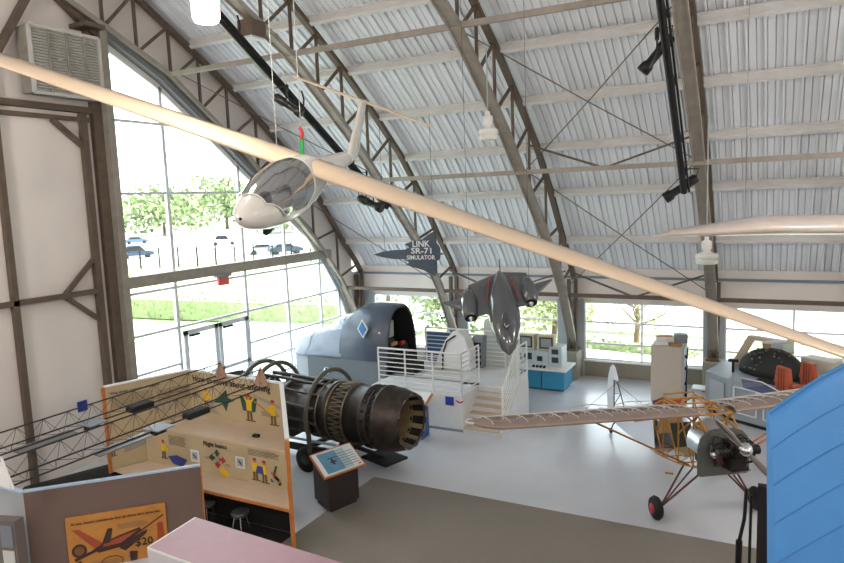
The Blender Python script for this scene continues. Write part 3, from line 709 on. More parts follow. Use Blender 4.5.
def railing(nm, pts, n=9, h=1.13, posts=None, rp=.025):
    m = MB()
    for k in range(n):
        dz = h-(h-.08)*k/(n-1)
        m.tube([V(p)+V((0, 0, dz)) for p in pts], .028 if k == 0 else .015, WHITE, n=6)
    r = m.build(nm, parent=t)
    for a in (posts or pts): MB().tube([V(a), V(a)+V((0, 0, h))], rp, WHITE, n=8).build('railing_post', parent=r)
x4 = [PX0+.3+(PX1-PX0-.33)*i/3 for i in range(4)]
railing('front_railing', [(x, PY0+.04, PZ) for x in x4])
railing('corner_railing', [(PX1-.03, PY0+.04, PZ), (PX1-.03, PY1-.05, PZ)])
railing('back_railing', [(xo+.3, PY2-.05, PZ), (-8.9, PY2-.05, PZ), (-7.4, PY2-.05, PZ)])
railing('side_railing', [(PX2-.04, PY1+.1, PZ), (PX2-.04, 18.05, PZ)], n=8)
railing('stair_railing', [(PX2-.04, PY0+.1, .12), (PX2-.04, PY1+.0, PZ+.1)], n=7, h=1.1)
MB().bb((-7.93, PY0-.02, .72), (-7.68, PY0-.005, .96), BLUE).build('blue_plaque', parent=t)
wg = [(-.13, .03), (-.04, .0), (0, -.02), (.04, 0), (.13, .03), (.1, -.02), (.03, -.05), (-.03, -.05), (-.1, -.02)]
MB().prism([(-7.5+a*.9, PY0-.005, .86+b) for a, b in wg][::1], (0, -.015, 0), RED).build('red_wings_emblem', parent=t)
# curved white instructor panel on the platform
t2 = thing('ejection_seat_panel', (-8.2, 18.4, PZ), 'tall white curved side panel with a black strip, standing on the platform', 'display panel')
pp = []
for i in range(9):
    a = i/8; pp.append((-8.55+.95*a, 0, .1+1.05*math.sin(PI*(.12+.5*a))**.8))
poly = [V((-9.50, 18.35, PZ)), V((-9.30, 18.35, PZ+.5)), V((-9.05, 18.35, PZ+.95)), V((-8.80, 18.35, PZ+1.22)), V((-8.65, 18.35, PZ+1.22)), V((-8.40, 18.35, PZ+1.05)), V((-8.25, 18.35, PZ+.6)), V((-8.25, 18.35, PZ))]
MB().prism(poly, (0, .5, 0), WHITE).build('side_panel', parent=t2, bevel=.04)
MB().tube([(-9.17, 18.33, PZ), (-9.15, 18.33, PZ+.5), (-9.00, 18.33, PZ+.9), (-8.70, 18.33, PZ+1.1)], .025, BLK).build('black_strip', parent=t2)
t2 = thing('step_console', (-7.85, 18.88, PZ), 'dark grey slanted console standing on the platform beside the white curved panel', 'console')
MB().prism([(-8.67, 18.88, PZ), (-8.05, 18.88, PZ), (-8.00, 18.88, PZ+1.0), (-8.35, 18.88, PZ+1.0), (-8.65, 18.88, PZ+.55)], (0, .28, 0), GREY).build('console_body', parent=t2, bevel=.02)
for k in range(4): MB().bb((-8.65+.05*k, 18.85, PZ+.1+.2*k), (-8.10, 18.88, PZ+.2+.2*k), BLK).build('vent_slot', parent=t2)
t2 = thing('tall_white_panel', (-7.8, 19.7, 0), 'tall white round topped panel standing behind the platform, left of the monitors', 'display panel')
MB().prism([(-8.30, 19.6, 0), (-7.15, 19.6, 0), (-7.15, 19.6, 1.95), (-7.30, 19.6, 2.3), (-7.55, 19.6, 2.5), (-8.10, 19.6, 2.5), (-8.25, 19.6, 2.42), (-8.30, 19.6, 2.3)], (0, .25, 0), mat('offwhite_panel', (204, 206, 200), .5)).build('panel_body', parent=t2, bevel=.02)
m = MB()
for k in range(9): m.bb((-8.29, 19.59, .3+k*.23), (-7.16, 19.598, .31+k*.23), LGREY)
m.build('panel_seams', parent=t2)
t2 = thing('blue_exhibit_board', (-9.6, 20.3, 0), 'deep blue board standing behind the platform, right of the simulator hatch', 'board')
MB().bb((-10.8, 20.3, 0), (-9.7, 20.38, 1.75), mat('deep_blue', (52, 84, 118), .5)).build('board_panel', parent=t2)
MB().bb((-10.3, 20.1, 0), (-9.5, 20.5, .05), GREY).build('board_foot', parent=t2)

# ================================================================ COMPUTER DESK
TEAL = mat('teal_laminate', (52, 140, 178), .45, var=.04); BEI = mat('beige_plastic', (206, 196, 172), .5); BEG = mat('pale_console', (188, 200, 206), .5)
t = thing('computer_desk', (-6.75, 21, 0), 'teal blue desk with white top under the two beige monitors', 'desk')
m = MB(); m.bb((-7.9, 20.55, .08), (-6.72, 21.5, .68), TEAL).build('cupboard', parent=t, bevel=.01)
MB().bb((-6.68, 20.5, .08), (-5.95, 21.5, .68), TEAL).build('cupboard', parent=t, bevel=.01)
MB().bb((-7.9, 20.6, 0), (-6.0, 21.4, .08), mat('teal_plinth', (40, 105, 135), .6)).build('plinth', parent=t)
MB().bb((-7.95, 20.4, .68), (-5.85, 21.6, .74), WHITE).build('desk_top', parent=t, bevel=.01)
t = thing('instrument_rack', (-6.9, 21, .74), 'pale rack of instrument panels standing on the teal desk', 'instrument rack')
MB().bb((-7.7, 20.85, .74), (-6.55, 21.4, 1.22), BEG).build('rack_body', parent=t, bevel=.01)
MB().bb((-6.52, 20.8, .74), (-6.1, 21.4, 1.4), BEG).build('side_rack', parent=t, bevel=.01)
for x, z, w, h in ((-7.25, 1.03, .26, .22), (-6.85, .97, .18, .16), (-6.32, 1.24, .22, .16), (-6.32, .97, .22, .18), (-7.55, 1.0, .12, .2)):
    MB().bb((x-w/2, 20.83 if x < -6.5 else 20.78, z-h/2), (x+w/2, 20.86, z+h/2), mat('dark_screen', (50, 58, 62), .2)).build('instrument_screen', parent=t)
for k in range(4): MB().box((-6.98+k*.12, 20.6, .77), (.07, .1, .06), BLK).build('desk_switch', parent=t)
def crt(x, y, z, lab, sz=1, rot=-.12):
    R = Matrix.Translation((x, y, z)) @ Matrix.Rotation(rot, 4, 'Z'); t = thing('monitor', (x, y, z), lab, 'monitor', group='beige tube monitors')
    MB(R).loft([[V((a*.28*s_, yy, .27+b*.25*s_)) for a, b in ((-1, -1), (1, -1), (1, 1), (-1, 1))] for yy, s_ in ((-.25, .97), (-.22, 1), (.02, 1), (.05, .94), (.36, .68))], BEI, True).build('housing', parent=t, bevel=.015)
    MB(R).box((0, -.255, .27), (.44, .02, .38), mat('dark_bezel', (52, 52, 46), .5)).build('bezel', parent=t)
    MB(R).box((0, -.268, .27), (.34, .016, .28), mat('crt_glass', (150, 160, 165), .15)).build('screen', parent=t, bevel=.006)
crt(-7.3, 21.15, 1.23, 'left beige tube monitor, partly hidden behind the stair railing')
crt(-6.66, 21.1, 1.23, 'right beige tube monitor on the instrument rack', rot=.12)

# ================================================================ BEIGE CABINET
CAB = mat('warm_beige_laminate', (184, 174, 162), .55, var=.03)
t = thing('tall_cabinet', (-2.8, 20.7, 0), 'tall beige cabinet standing in front of the windows, topped with papers', 'cabinet')
MB().bb((-3.24, 20.17, 0), (-2.38, 21.1, 1.8), CAB).build('cabinet_body', parent=t, bevel=.01)
MB().bb((-2.38, 20.2, .05), (-2.33, 21.08, 1.75), LGREY).build('side_frame', parent=t)
for z in (.35, .7, 1.15, 1.5): MB().lathe((-2.32, 20.35, z), (1, 0, 0), [(0, .05), (.06, .05)], BLK, n=12).build('knob', parent=t)
MB().tube([(-2.28, 20.3, .1), (-2.28, 20.4, .8), (-2.28, 20.6, 1.7)], .02, BLK).build('cable', parent=t)
for nm, c, d, mm, l in (('paper_stack', (-3.0, 20.45, 1.84), (.38, .3, .08), WHITE, 'white paper stack at the left front of the cabinet top'), ('book', (-2.95, 20.85, 1.88), (.5, .35, .16), WHITE, 'thick white book with a brown band at the back of the cabinet top'),
                        ('cardboard_tray', (-2.6, 20.4, 1.83), (.34, .3, .06), mat('cardboard', (165, 125, 75), .8), 'small brown cardboard tray at the front right of the cabinet top'), ('grey_box', (-2.5, 20.85, 1.93), (.36, .28, .26), GREY, 'dark grey box at the right rear of the cabinet top')):
    R = Matrix.Rotation(.25, 3, 'Z'); m = MB().box(c, d, mm, R)
    if nm == 'book': m.box(V(c)+V((0, 0, .09)), (.42, .2, .03), OAK, R)
    m.build(nm, label=l, cat='papers' if 'paper' in nm else 'box' if 'box' in nm or 'tray' in nm else 'book')
t = thing('step_stool', (-1.95, 21.3, 0), 'small white step stool on the floor right of the beige cabinet', 'stool')
MB().bb((-2.2, 21.0, .34), (-1.7, 21.5, .38), WHITE).build('stool_top', parent=t)
for x in (-2.16, -1.74):
    for y in (21.04, 21.46): MB().bar((x, y, 0), (x, y, .34), .04, .04, WHITE).build('leg', parent=t)

# ================================================================ FLIGHT DECK CONSOLE
SC = mat('console_grey', (152, 160, 166), .5, var=.03)
fp = [(-1.76, 20.25), (-1.05, 19.45), (1.9, 17.7), (4.6, 19.3), (4.4, 22.2), (-1.2, 22.2)]
t = thing('flight_deck_console', (.8, 20.3, 0), 'grey flight deck simulator console with dark instrument hood, in front of the right windows', 'flight simulator')
MB().prism([V((x, y, .1)) for x, y in fp], (0, 0, 1.05), SC).build('console_shell', parent=t, bevel=.015)
MB().prism([V((x+(.8-x)*.03, y+(20.3-y)*.03, 0)) for x, y in fp], (0, 0, .1), BLK).build('kick_plate', parent=t)
a, b = V((-1.05, 19.45, 0)), V((1.9, 17.7, 0)); d = (b-a).normalized(); nn = V((d.y, -d.x, 0))
if nn.y > 0: nn = -nn
for k, (s0, s1) in enumerate(((.1, .75), (.95, 1.6), (1.8, 2.5))):
    f = MB(); P_ = lambda s, z: a+d*s+nn*.012+V((0, 0, z))
    for p, q in ((P_(s0, .3), P_(s1, .3)), (P_(s0, 1.0), P_(s1, 1.0)), (P_(s0, .3), P_(s0, 1.0)), (P_(s1, .3), P_(s1, 1.0))): f.bar(p, q, .03, .045, WHITE, up=nn)
    f.build('panel_frame', parent=t)
a2, d2 = V((-1.76, 20.25, 0)), (V((-1.05, 19.45, 0))-V((-1.76, 20.25, 0)))
MB().bar(a2+d2*.5+V((-.02, -.02, .35)), a2+d2*.5+V((-.02, -.02, 1.0)), .6, .02, LGREY, up=(d2.y, -d2.x, 0)).build('end_panel', parent=t)
COCK = mat('cockpit_black', (34, 36, 36), .7)
MB().prism([V((x, y, 1.15)) for x, y in ((-.45, 19.55), (1.85, 18.1), (3.9, 19.4), (3.7, 21.5), (.0, 21.5))], (0, 0, .03), COCK).build('cockpit_floor', parent=t)
hood = MB(); c = onZ(772, 374, 1.15); c.z = 1.26
RH = Matrix.Rotation(-.55, 3, 'Z'); rr = []
for i in range(9):
    f = -1+2*i/8; rr.append([c+RH @ V((f*.82, -.62*math.cos(g)*(1-f*f*.55), -.1+.72*math.sin(g)*(1-f*f*.75)**.5)) for g in [PI*j/12 for j in range(13)]])
hood.loft(rr, COCK, True, True).build('instrument_hood', parent=t)
random.seed(3)
for i in range(34):
    f = random.uniform(-.7, .7); g = random.uniform(.25, 1.5); p = c+RH @ V((f*.82, -.64*math.cos(g)*(1-f*f*.55), -.1+.74*math.sin(g)*(1-f*f*.75)**.5))
    MB().box(p, (.05, .04, .03), random.choice([GREY, INKS, TRUSSD])).build('instrument_dial', parent=t)
e = c+RH @ V((1.0, .35, -.1)); MB().box(e+V((.15, .35, .2)), (.9, .5, .6), mat('cream_block', (196, 190, 176), .6), RH).build('side_pod', parent=t, bevel=.04)
gp = [onZ(741, 378, 1.5), onZ(742, 388, 1.25), onZ(775, 398, 1.2), onZ(778, 391, 1.3), onZ(762, 382, 1.5)]
MB().add(gp[:2]+gp[2:], [(0, 1, 2, 3, 4)], glassmat('tinted_shield', (150, 160, 200), .2)).build('shield_glass', parent=t)
MB().tube(gp, .015, WHITE, closed=True).build('shield_frame', parent=t)
p0 = onY(735, 362, 21.2); p0.z = 1.16
ARM = mat('beige_arm', (190, 172, 150), .5)
p1, p2 = onY(752, 337, 21.2), onY(782, 342, 21.1)
MB().bar(p0, p1, .22, .14, ARM, up=(0, 1, 0)).bar(p1-V((.06, 0, 0)), p2, .2, .12, ARM, up=(0, 0, 1)).build('bent_arm', parent=t, bevel=.02)
cb = onY(775, 347, 20.7)
vh = MB().box(cb, (.62, .36, .32), LGREY, Matrix.Rotation(-.12, 3, 'Y')).build('viewer_housing', parent=t, bevel=.03)
MB().box(cb+V((.36, -.03, .04)), (.2, .38, .34), ARM, Matrix.Rotation(-.12, 3, 'Y')).build('viewer_end', parent=t, bevel=.02)
MB().box(cb+V((.32, -.23, .04)), (.26, .03, .22), mat('pale_screen', (190, 205, 195), .2), Matrix.Rotation(-.12, 3, 'Y')).build('viewer_screen', parent=vh)
MB().box(cb+V((-.2, -.18, .02)), (.2, .04, .2), mat('brown_lens', (150, 120, 95), .4)).build('viewer_lens', parent=vh)
SEAT = mat('rust_orange_leather', (176, 78, 42), .5, var=.08)
def seat(u, v, l):
    p = onZ(u, v, 1.19); t = thing('pilot_seat', p, l, 'seat', group='rust red pilot seats'); R = Matrix.Translation(p) @ Matrix.Rotation(-.9, 4, 'Z')
    MB(R).prism([(-.22, .0, .05), (.22, 0, .05), (.26, 0, .35), (.2, 0, .68), (-.2, 0, .68), (-.26, 0, .35)], (0, .12, .0), SEAT).build('backrest', parent=t, bevel=.03)
    MB(R).bb((-.24, .1, .05), (.24, .55, .2), SEAT).build('seat_cushion', parent=t, bevel=.03)
    for s in (-1, 1): MB(R).bb((s*.3-.04, .05, .22), (s*.3+.04, .45, .28), SEAT).build('armrest', parent=t, bevel=.01)
    MB(R).bb((-.15, .1, 0), (.15, .45, .06), BLK).build('seat_base', parent=t)
    for k in (-.09, 0, .09): MB(R).bb((k-.008, -.012, .1), (k+.008, 0, .64), mat('dark_seam', (110, 45, 28), .7)).build('seam', parent=t)
seat(781, 394, 'left rust orange pilot seat on the flight deck console'); seat(806, 389, 'right rust orange pilot seat on the flight deck console')
p = onZ(733, 372, 1.15); t = thing('joystick_stand', p, 'small black T shaped post on the near corner of the grey console', 'post')
MB().tube([p, p+V((0, 0, .3))], .035, BLK).build('stem', parent=t); MB().box(p+V((0, 0, .33)), (.26, .12, .06), BLK).build('grip', parent=t)

# ================================================================ JET ENGINE
EN = V((-7.28, 12.92, 1.29)); ED = V((-.999, .03, 0)).normalized()
ENG = mat('heat_stained_metal', (66, 59, 53), .42, .6, var=.3, vs=5, bump=.15, bs=12)
ENG2 = mat('dark_engine_steel', (78, 74, 72), .38, .7, var=.22, vs=4)
TUBE = mat('tubing_bronze', (132, 120, 102), .35, .8, var=.15)
HOOP = mat('olive_grey_hoop', (92, 88, 76), .5, .3, var=.1)
CUT = mat('inner_liner', (150, 132, 98), .5, .4, var=.15, vs=8)
t = thing('jet_engine', EN+ED*2.8-V((0, 0, 1.32)), 'large dark jet engine with flared nozzle lying on a wheeled cart', 'jet engine')
ew = thing  # keep helper
SD = ED.cross(V((0, 0, 1))).normalized()
def eng(a, r, th): return EN+ED*a+(V((0, 0, 1))*math.cos(th)+SD*math.sin(th))*r
MB().lathe(EN, ED, [(.03, .56), (0, .6), (.02, .645), (.35, .735), (.62, .745), (.62, .765), (.68, .765), (.68, .72), (1.0, .715), (1.0, .735), (1.06, .735), (1.06, .70), (2.0, .67), (2.02, .72), (2.12, .72), (2.12, .66), (2.5, .64)], ENG, n=48, cap=False).build('afterburner_casing', parent=t)
MB().lathe(EN, ED, [(2.5, .64), (2.5, .7), (2.6, .7), (2.6, .58), (3.4, .56), (3.4, .62), (3.5, .62), (3.5, .5), (4.3, .5), (4.3, .62), (4.42, .62), (4.42, .56), (5.4, .6), (5.4, .66), (5.5, .66), (5.5, .3), (5.2, .1)], ENG2, n=40).build('compressor_casing', parent=t)
MB().lathe(EN, ED, [(.3, .53), (.5, .52), (.9, .5), (1.6, .45)], CUT, n=40, cap=False).build('exhaust_liner', parent=t, fixn=False)
MB().lathe(EN, ED, [(1.55, .5), (1.56, .05), (1.1, .03)], BLK, n=30).build('flame_holder', parent=t)
for k in range(24):
    th = 2*PI*k/24; m = MB(); a_, b__ = th-.1, th+.1
    m.add([eng(-.005, .64, a_), eng(-.005, .64, b__), eng(.34, .545, b__), eng(.34, .545, a_), eng(.02, .60, a_), eng(.02, .60, b__), eng(.36, .52, b__), eng(.36, .52, a_)], [(0, 1, 2, 3), (4, 5, 6, 7), (0, 1, 5, 4), (2, 3, 7, 6), (0, 3, 7, 4), (1, 2, 6, 5)], BLK if k % 2 else CUT).build('nozzle_flap', parent=t)
for a in (.74, .92):
    for k in range(20):
        th = 2*PI*k/20+(a > .8)*.15; MB().lathe(eng(a, .70, th), eng(a, 1, th)-eng(a, 0, th), [(0, .042), (.05, .042), (.051, .02)], BLK, n=8).build('casing_port', parent=t)
m = MB()
for a in (.65, .83, 1.01): m.tube([eng(a, .735, 2*PI*k/40) for k in range(40)], .016, ENG2, n=5, closed=True)
m.build('casing_band', parent=t)
for k in range(9):
    th = -2.5+k*.34; pts = []
    for s in range(13):
        f = s/12; pts.append(eng(1.5+.36*abs(((f*4) % 2)-1), .725, th+.3*f))
    MB().tube(pts, .016, TUBE, n=6).build('serpentine_tube', parent=t)
for a in (1.5, 1.95, 2.25): MB().tube([eng(a, .72, 2*PI*k/40) for k in range(40)], .022, TUBE, n=6, closed=True).build('manifold_ring', parent=t)
for k in range(7):
    th = -2.3+k*.5; MB().tube([eng(2.3, .7, th), eng(2.9, .68, th+.05), eng(3.5, .7, th+.12), eng(4.3, .72, th+.1)], .03+.012*(k % 3), ENG2, n=8).build('long_duct', parent=t)
random.seed(5)
for k in range(10):
    a = random.uniform(3.6, 5.2); th = random.uniform(-2.2, 1.0); MB().tube([eng(a+random.uniform(-.1, .1), .58+.12*math.sin(q*1.3), th+q*.13) for q in range(6)], .02, TUBE if k % 2 else ALUM, n=6).build('fuel_line', parent=t)
for k in range(6):
    MB().box(eng(2.8+k*.4, .68, 1.9+.2*(k % 2)), (.25, .2, .2), ENG2).build('accessory_box', parent=t, bevel=.02)
# cradle hoops + cart: separate vehicle carrying the engine
cb_ = EN+ED*2.8; ct = thing('engine_cart', (cb_.x, cb_.y, 0), 'dark wheeled transport cart with round hoops carrying the jet engine', 'cart')
for a, r in ((2.3, .98), (4.05, 1.0), (4.5, 1.0)):
    MB().tube([eng(a, r, -PI*.62+PI*1.24*k/24) for k in range(25)], .055, HOOP, n=8).build('lifting_hoop', parent=ct)
    for s in (-1, 1): MB().bar(eng(a, r, s*PI*.62), V((eng(a, r, s*PI*.62).x, eng(a, r, s*PI*.62).y, .5)), .08, .08, HOOP).build('hoop_foot', parent=ct)
CART = mat('cart_dark_green', (45, 50, 48), .6, var=.1)
for s in (-1, 1):
    MB().bar(EN+ED*1.5+SD*s*.62-V((0, 0, .82)), EN+ED*5.4+SD*s*.62-V((0, 0, .82)), .1, .14, CART).build('side_rail', parent=ct)
    MB().bar(EN+ED*1.7+SD*s*.66-V((0, 0, .60)), EN+ED*3.2+SD*s*.66-V((0, 0, .60)), .03, .05, LGREY).build('pale_pipe', parent=ct)
for a in (1.6, 2.6, 3.6, 4.6, 5.3):
    MB().bar(EN+ED*a+SD*.62-V((0, 0, .82)), EN+ED*a-SD*.62-V((0, 0, .82)), .1, .1, CART).build('cross_member', parent=ct)
    if a in (1.6, 4.6):
        for s in (-1, 1):
            p = EN+ED*(a+.85)+SD*s*.75; p.z = .3
            w_ = MB().lathe(p-SD*s*.0, SD*s, [(0, .12), (0, .24), (.02, .3), (.14, .3), (.16, .24), (.16, .12)], RUB, n=24); w_.build('wheel', parent=ct)
            MB().lathe(p+SD*s*.15, SD*s, [(0, .13), (.02, .1), (.03, .03)], CART, n=16).build('wheel_hub', parent=ct)
            MB().bar(p+V((0, 0, .05)), p+V((0, 0, .3)), .08, .1, CART).build('wheel_fork', parent=ct)
MB().box(EN+ED*.95+SD*.2+V((0, 0, -1.08)), (.9, .7, .05), BLK, Matrix.Rotation(-.3, 3, 'Z')).build('tow_plate', parent=ct)
MB().bar(EN+ED*1.6-V((0, 0, .85)), EN+ED*.9+SD*.2-V((0, 0, 1.08)), .08, .08, CART).build('tow_bar', parent=ct)
for a in (1.7, 3.45): MB().prism([EN+ED*a+SD*.5-V((0, 0, .82)), EN+ED*a-SD*.5-V((0, 0, .82)), EN+ED*a-SD*.35-V((0, 0, .6)), EN+ED*a+SD*.35-V((0, 0, .6))], ED*.12, CART).build('saddle', parent=ct)

# ================================================================ PODIUMS
POD = mat('dark_brown_podium', (44, 34, 34), .6, var=.1)
A, B_ = onZ(324.5, 479, .88), onZ(366, 464, .88); zb = 1.14
D_ = onZ(309, 455.5, zb); C_ = B_+(D_-A)
pc = (onZ(321.5, 510)+onZ(359.5, 503.5))/2
n1 = onZ(330, 514.7); n2 = onZ(359.5, 502); n3 = n2+(onZ(317, 504)-n1)*1.15; n4 = n1+(onZ(317, 504)-n1)*1.15
t = thing('information_podium', (n1+n3)/2, 'dark brown podium with a slanted picture board, standing in front of the jet engine', 'podium')
cc = (n1+n2+n3+n4)/4
def sh(p, k, z): q = cc+(p-cc)*k; return V((q.x, q.y, z))
MB().prism([sh(p, .88, 0) for p in (n1, n2, n3, n4)], (0, 0, .12), POD).build('plinth', parent=t)
MB().loft([[sh(p, 1, .1) for p in (n1, n2, n3, n4)], [sh(n1, 1, .82), sh(n2, 1, .82), sh(n3, 1, 1.04), sh(n4, 1, 1.04)]], POD, True).build('pedestal', parent=t)
PN = (B_-A).cross(D_-A).normalized(); PN = PN if PN.z > 0 else -PN
MB().prism([A, B_, C_, D_], -PN*.035, OAK).build('slanted_board', parent=t)
def onb(a, b, h=.004): return A+(B_-A)*a+(D_-A)*b+PN*h
PBLUE = mat('picture_blue', (92, 140, 170), .4, var=.12, vs=4)
g = MB(); q = lambda x0, y0, x1, y1, mm, h: g.prism([onb(x0, y0, 0), onb(x1, y0, 0), onb(x1, y1, 0), onb(x0, y1, 0)], PN*h, mm)
q(.03, .04, .97, .96, mat('picture_pale', (205, 214, 216), .35), .004); q(.03, .04, .12, .96, WHITE, .005); q(.13, .1, .55, .9, PBLUE, .006); q(.55, .1, .75, .9, mat('picture_mid', (160, 185, 195), .4), .006)
for k in range(6): q(.5, .2+k*.1, .93, .22+k*.1, INKS, .008)
q(.32, .45, .46, .5, INK, .01); q(.36, .36, .4, .6, INK, .01); q(.3, .62, .52, .64, INK, .01); q(.86, .1, .93, .14, RED, .008)
g.build('printed_picture', parent=t)
t = thing('blue_podium', (-8.4, 15.2, 0), 'blue podium with a white slanted top just behind the engine nozzle', 'podium')
MB().bb((-8.62, 15.0, 0), (-8.2, 15.45, .8), BLUE if 0 else mat('podium_blue', (52, 84, 140), .5)).build('pedestal', parent=t)
a, b = onZ(404, 388, 1.05), onZ(432, 392, 1.05); 
MB().prism([(-8.85, 14.8, .84), (-8.1, 14.8, .84), (-8.1, 15.45, 1.14), (-8.85, 15.45, 1.14)], (0, 0, .04), WHITE).build('slanted_top', parent=t)
MB().prism([(-8.9, 14.76, .81), (-8.06, 14.76, .81), (-8.06, 15.5, 1.11), (-8.9, 15.5, 1.11)], (0, 0, .03), OAK).build('wooden_rim', parent=t)
# ================================================================ YELLOW TUBE AIRPLANE
CS = V((-.39, 12.46, 1.75)); CN = V((.571, -.82, 0)).normalized(); CL = V((-CN.y*-1, 0, 0))
CL = V((-.82, -.571, 0)).normalized()
def cw(a, l, z): return V((CS.x, CS.y, 0))-CN*a+CL*l+V((0, 0, z))
t = thing('light_airplane', cw(2.2, 0, 0), 'uncovered light airplane with yellow tube frame, white rudder and bare engine', 'airplane')
st = [(.75, .30, 1.18, 1.84), (1.2, .33, 1.02, 1.90), (1.75, .34, .88, 2.0), (2.4, .33, .76, 2.0), (3.1, .27, .66, 1.62), (3.9, .2, .57, 1.28), (4.8, .12, .5, .95), (5.7, .04, .46, .72)]
def corners(s): a, h, b, tt = s; return [cw(a, h, b), cw(a, -h, b), cw(a, -h, tt), cw(a, h, tt)]
fr = MB()
for s, q in zip(st, st[1:]):
    A_, B__ = corners(s), corners(q)
    for i in range(4): fr.tube([A_[i], B__[i]], .018, YEL, n=6)
    if s[0] < 3:
        for (i, j) in ((0, 3), (1, 2)): fr.tube([A_[i], B__[j]], .014, YEL, n=6)
        fr.tube([A_[0], B__[1]], .012, YEL, n=6)
for s in st:
    A_ = corners(s)
    for i in range(4): fr.tube([A_[i], A_[(i+1) % 4]], .015, YEL, n=6)
fr.build('fuselage_frame', parent=t)
m = MB()
for s in (1, -1):
    m.tube([cw(1.2, .33*s, 1.9), cw(1.0, .34*s, 2.12)], .018, YEL, n=6).tube([cw(1.75, .34*s, 1.5), cw(1.0, .34*s, 2.12)], .018, YEL, n=6).tube([cw(1.0, .34*s, 2.12), cw(2.4, .34*s, 2.06)], .02, YEL, n=6).tube([cw(.75, .3*s, 1.84), cw(1.05, .34*s, 2.1)], .016, YEL, n=6)
for a in (1.0, 1.3, 1.7, 2.05, 2.4): m.tube([cw(a, .34, 2.11), cw(a, -.34, 2.11)], .018, YEL, n=6)
m.tube([cw(1.0, .34, 2.12), cw(1.7, -.34, 2.11)], .014, YEL, n=6).tube([cw(1.7, .34, 2.12), cw(2.4, -.34, 2.06)], .014, YEL, n=6)
m.build('cabin_frame', parent=t)
FAB = mat('white_fabric', (222, 226, 234), .5, var=.02)
rr = []
for a, h, b, tt in [(2.8, .31, .69, 1.78), (3.9, .22, .55, 1.34), (4.8, .14, .48, 1.0), (5.68, .055, .44, .76)]:
    sk = -.35 if a == 3.0 else 0
    rr.append([cw(a+sk*0-.0, h, b), cw(a, -h, b), cw(a+.1*(a < 3.1), -h, (b+tt)/2+.15), cw(a+.2*(a < 3.1), -h*.9, tt), cw(a+.2*(a < 3.1), 0, tt+.08), cw(a+.2*(a < 3.1), h*.9, tt), cw(a+.1*(a < 3.1), h, (b+tt)/2+.15)])
MB().loft(rr, FAB, False, False).build('rear_fabric', parent=t)
m = MB()
for k in range(11):
    a = 3.1+k*.09; z = 1.36-.035*k; hh = .28-.0075*k
    m.bar(cw(a, .31-.09*(a-2.8)/1.1+.008, z), cw(a+.05, .31-.09*(a+.05-2.8)/1.1+.008, z-.015), .008, .07, RED, up=(0, 0, 1))
m.build('red_markings', parent=t)
SKIN = mat('pinkish_wing_skin', (158, 140, 130), .42, .35, var=.1, vs=2)
A0 = .93
def wz_(l): return 2.13+(.012*l if l > 0 else .05*-l)
def wfoil(l, c=1.35, a0=A0): return [(a0+c*x, z*c-.16*c*x) for x, z in ((0, 0), (.02, .03), (.08, .055), (.2, .075), (.35, .08), (.6, .06), (.85, .025), (1, 0), (.8, -.012), (.5, -.022), (.25, -.03), (.1, -.03), (.03, -.02))]
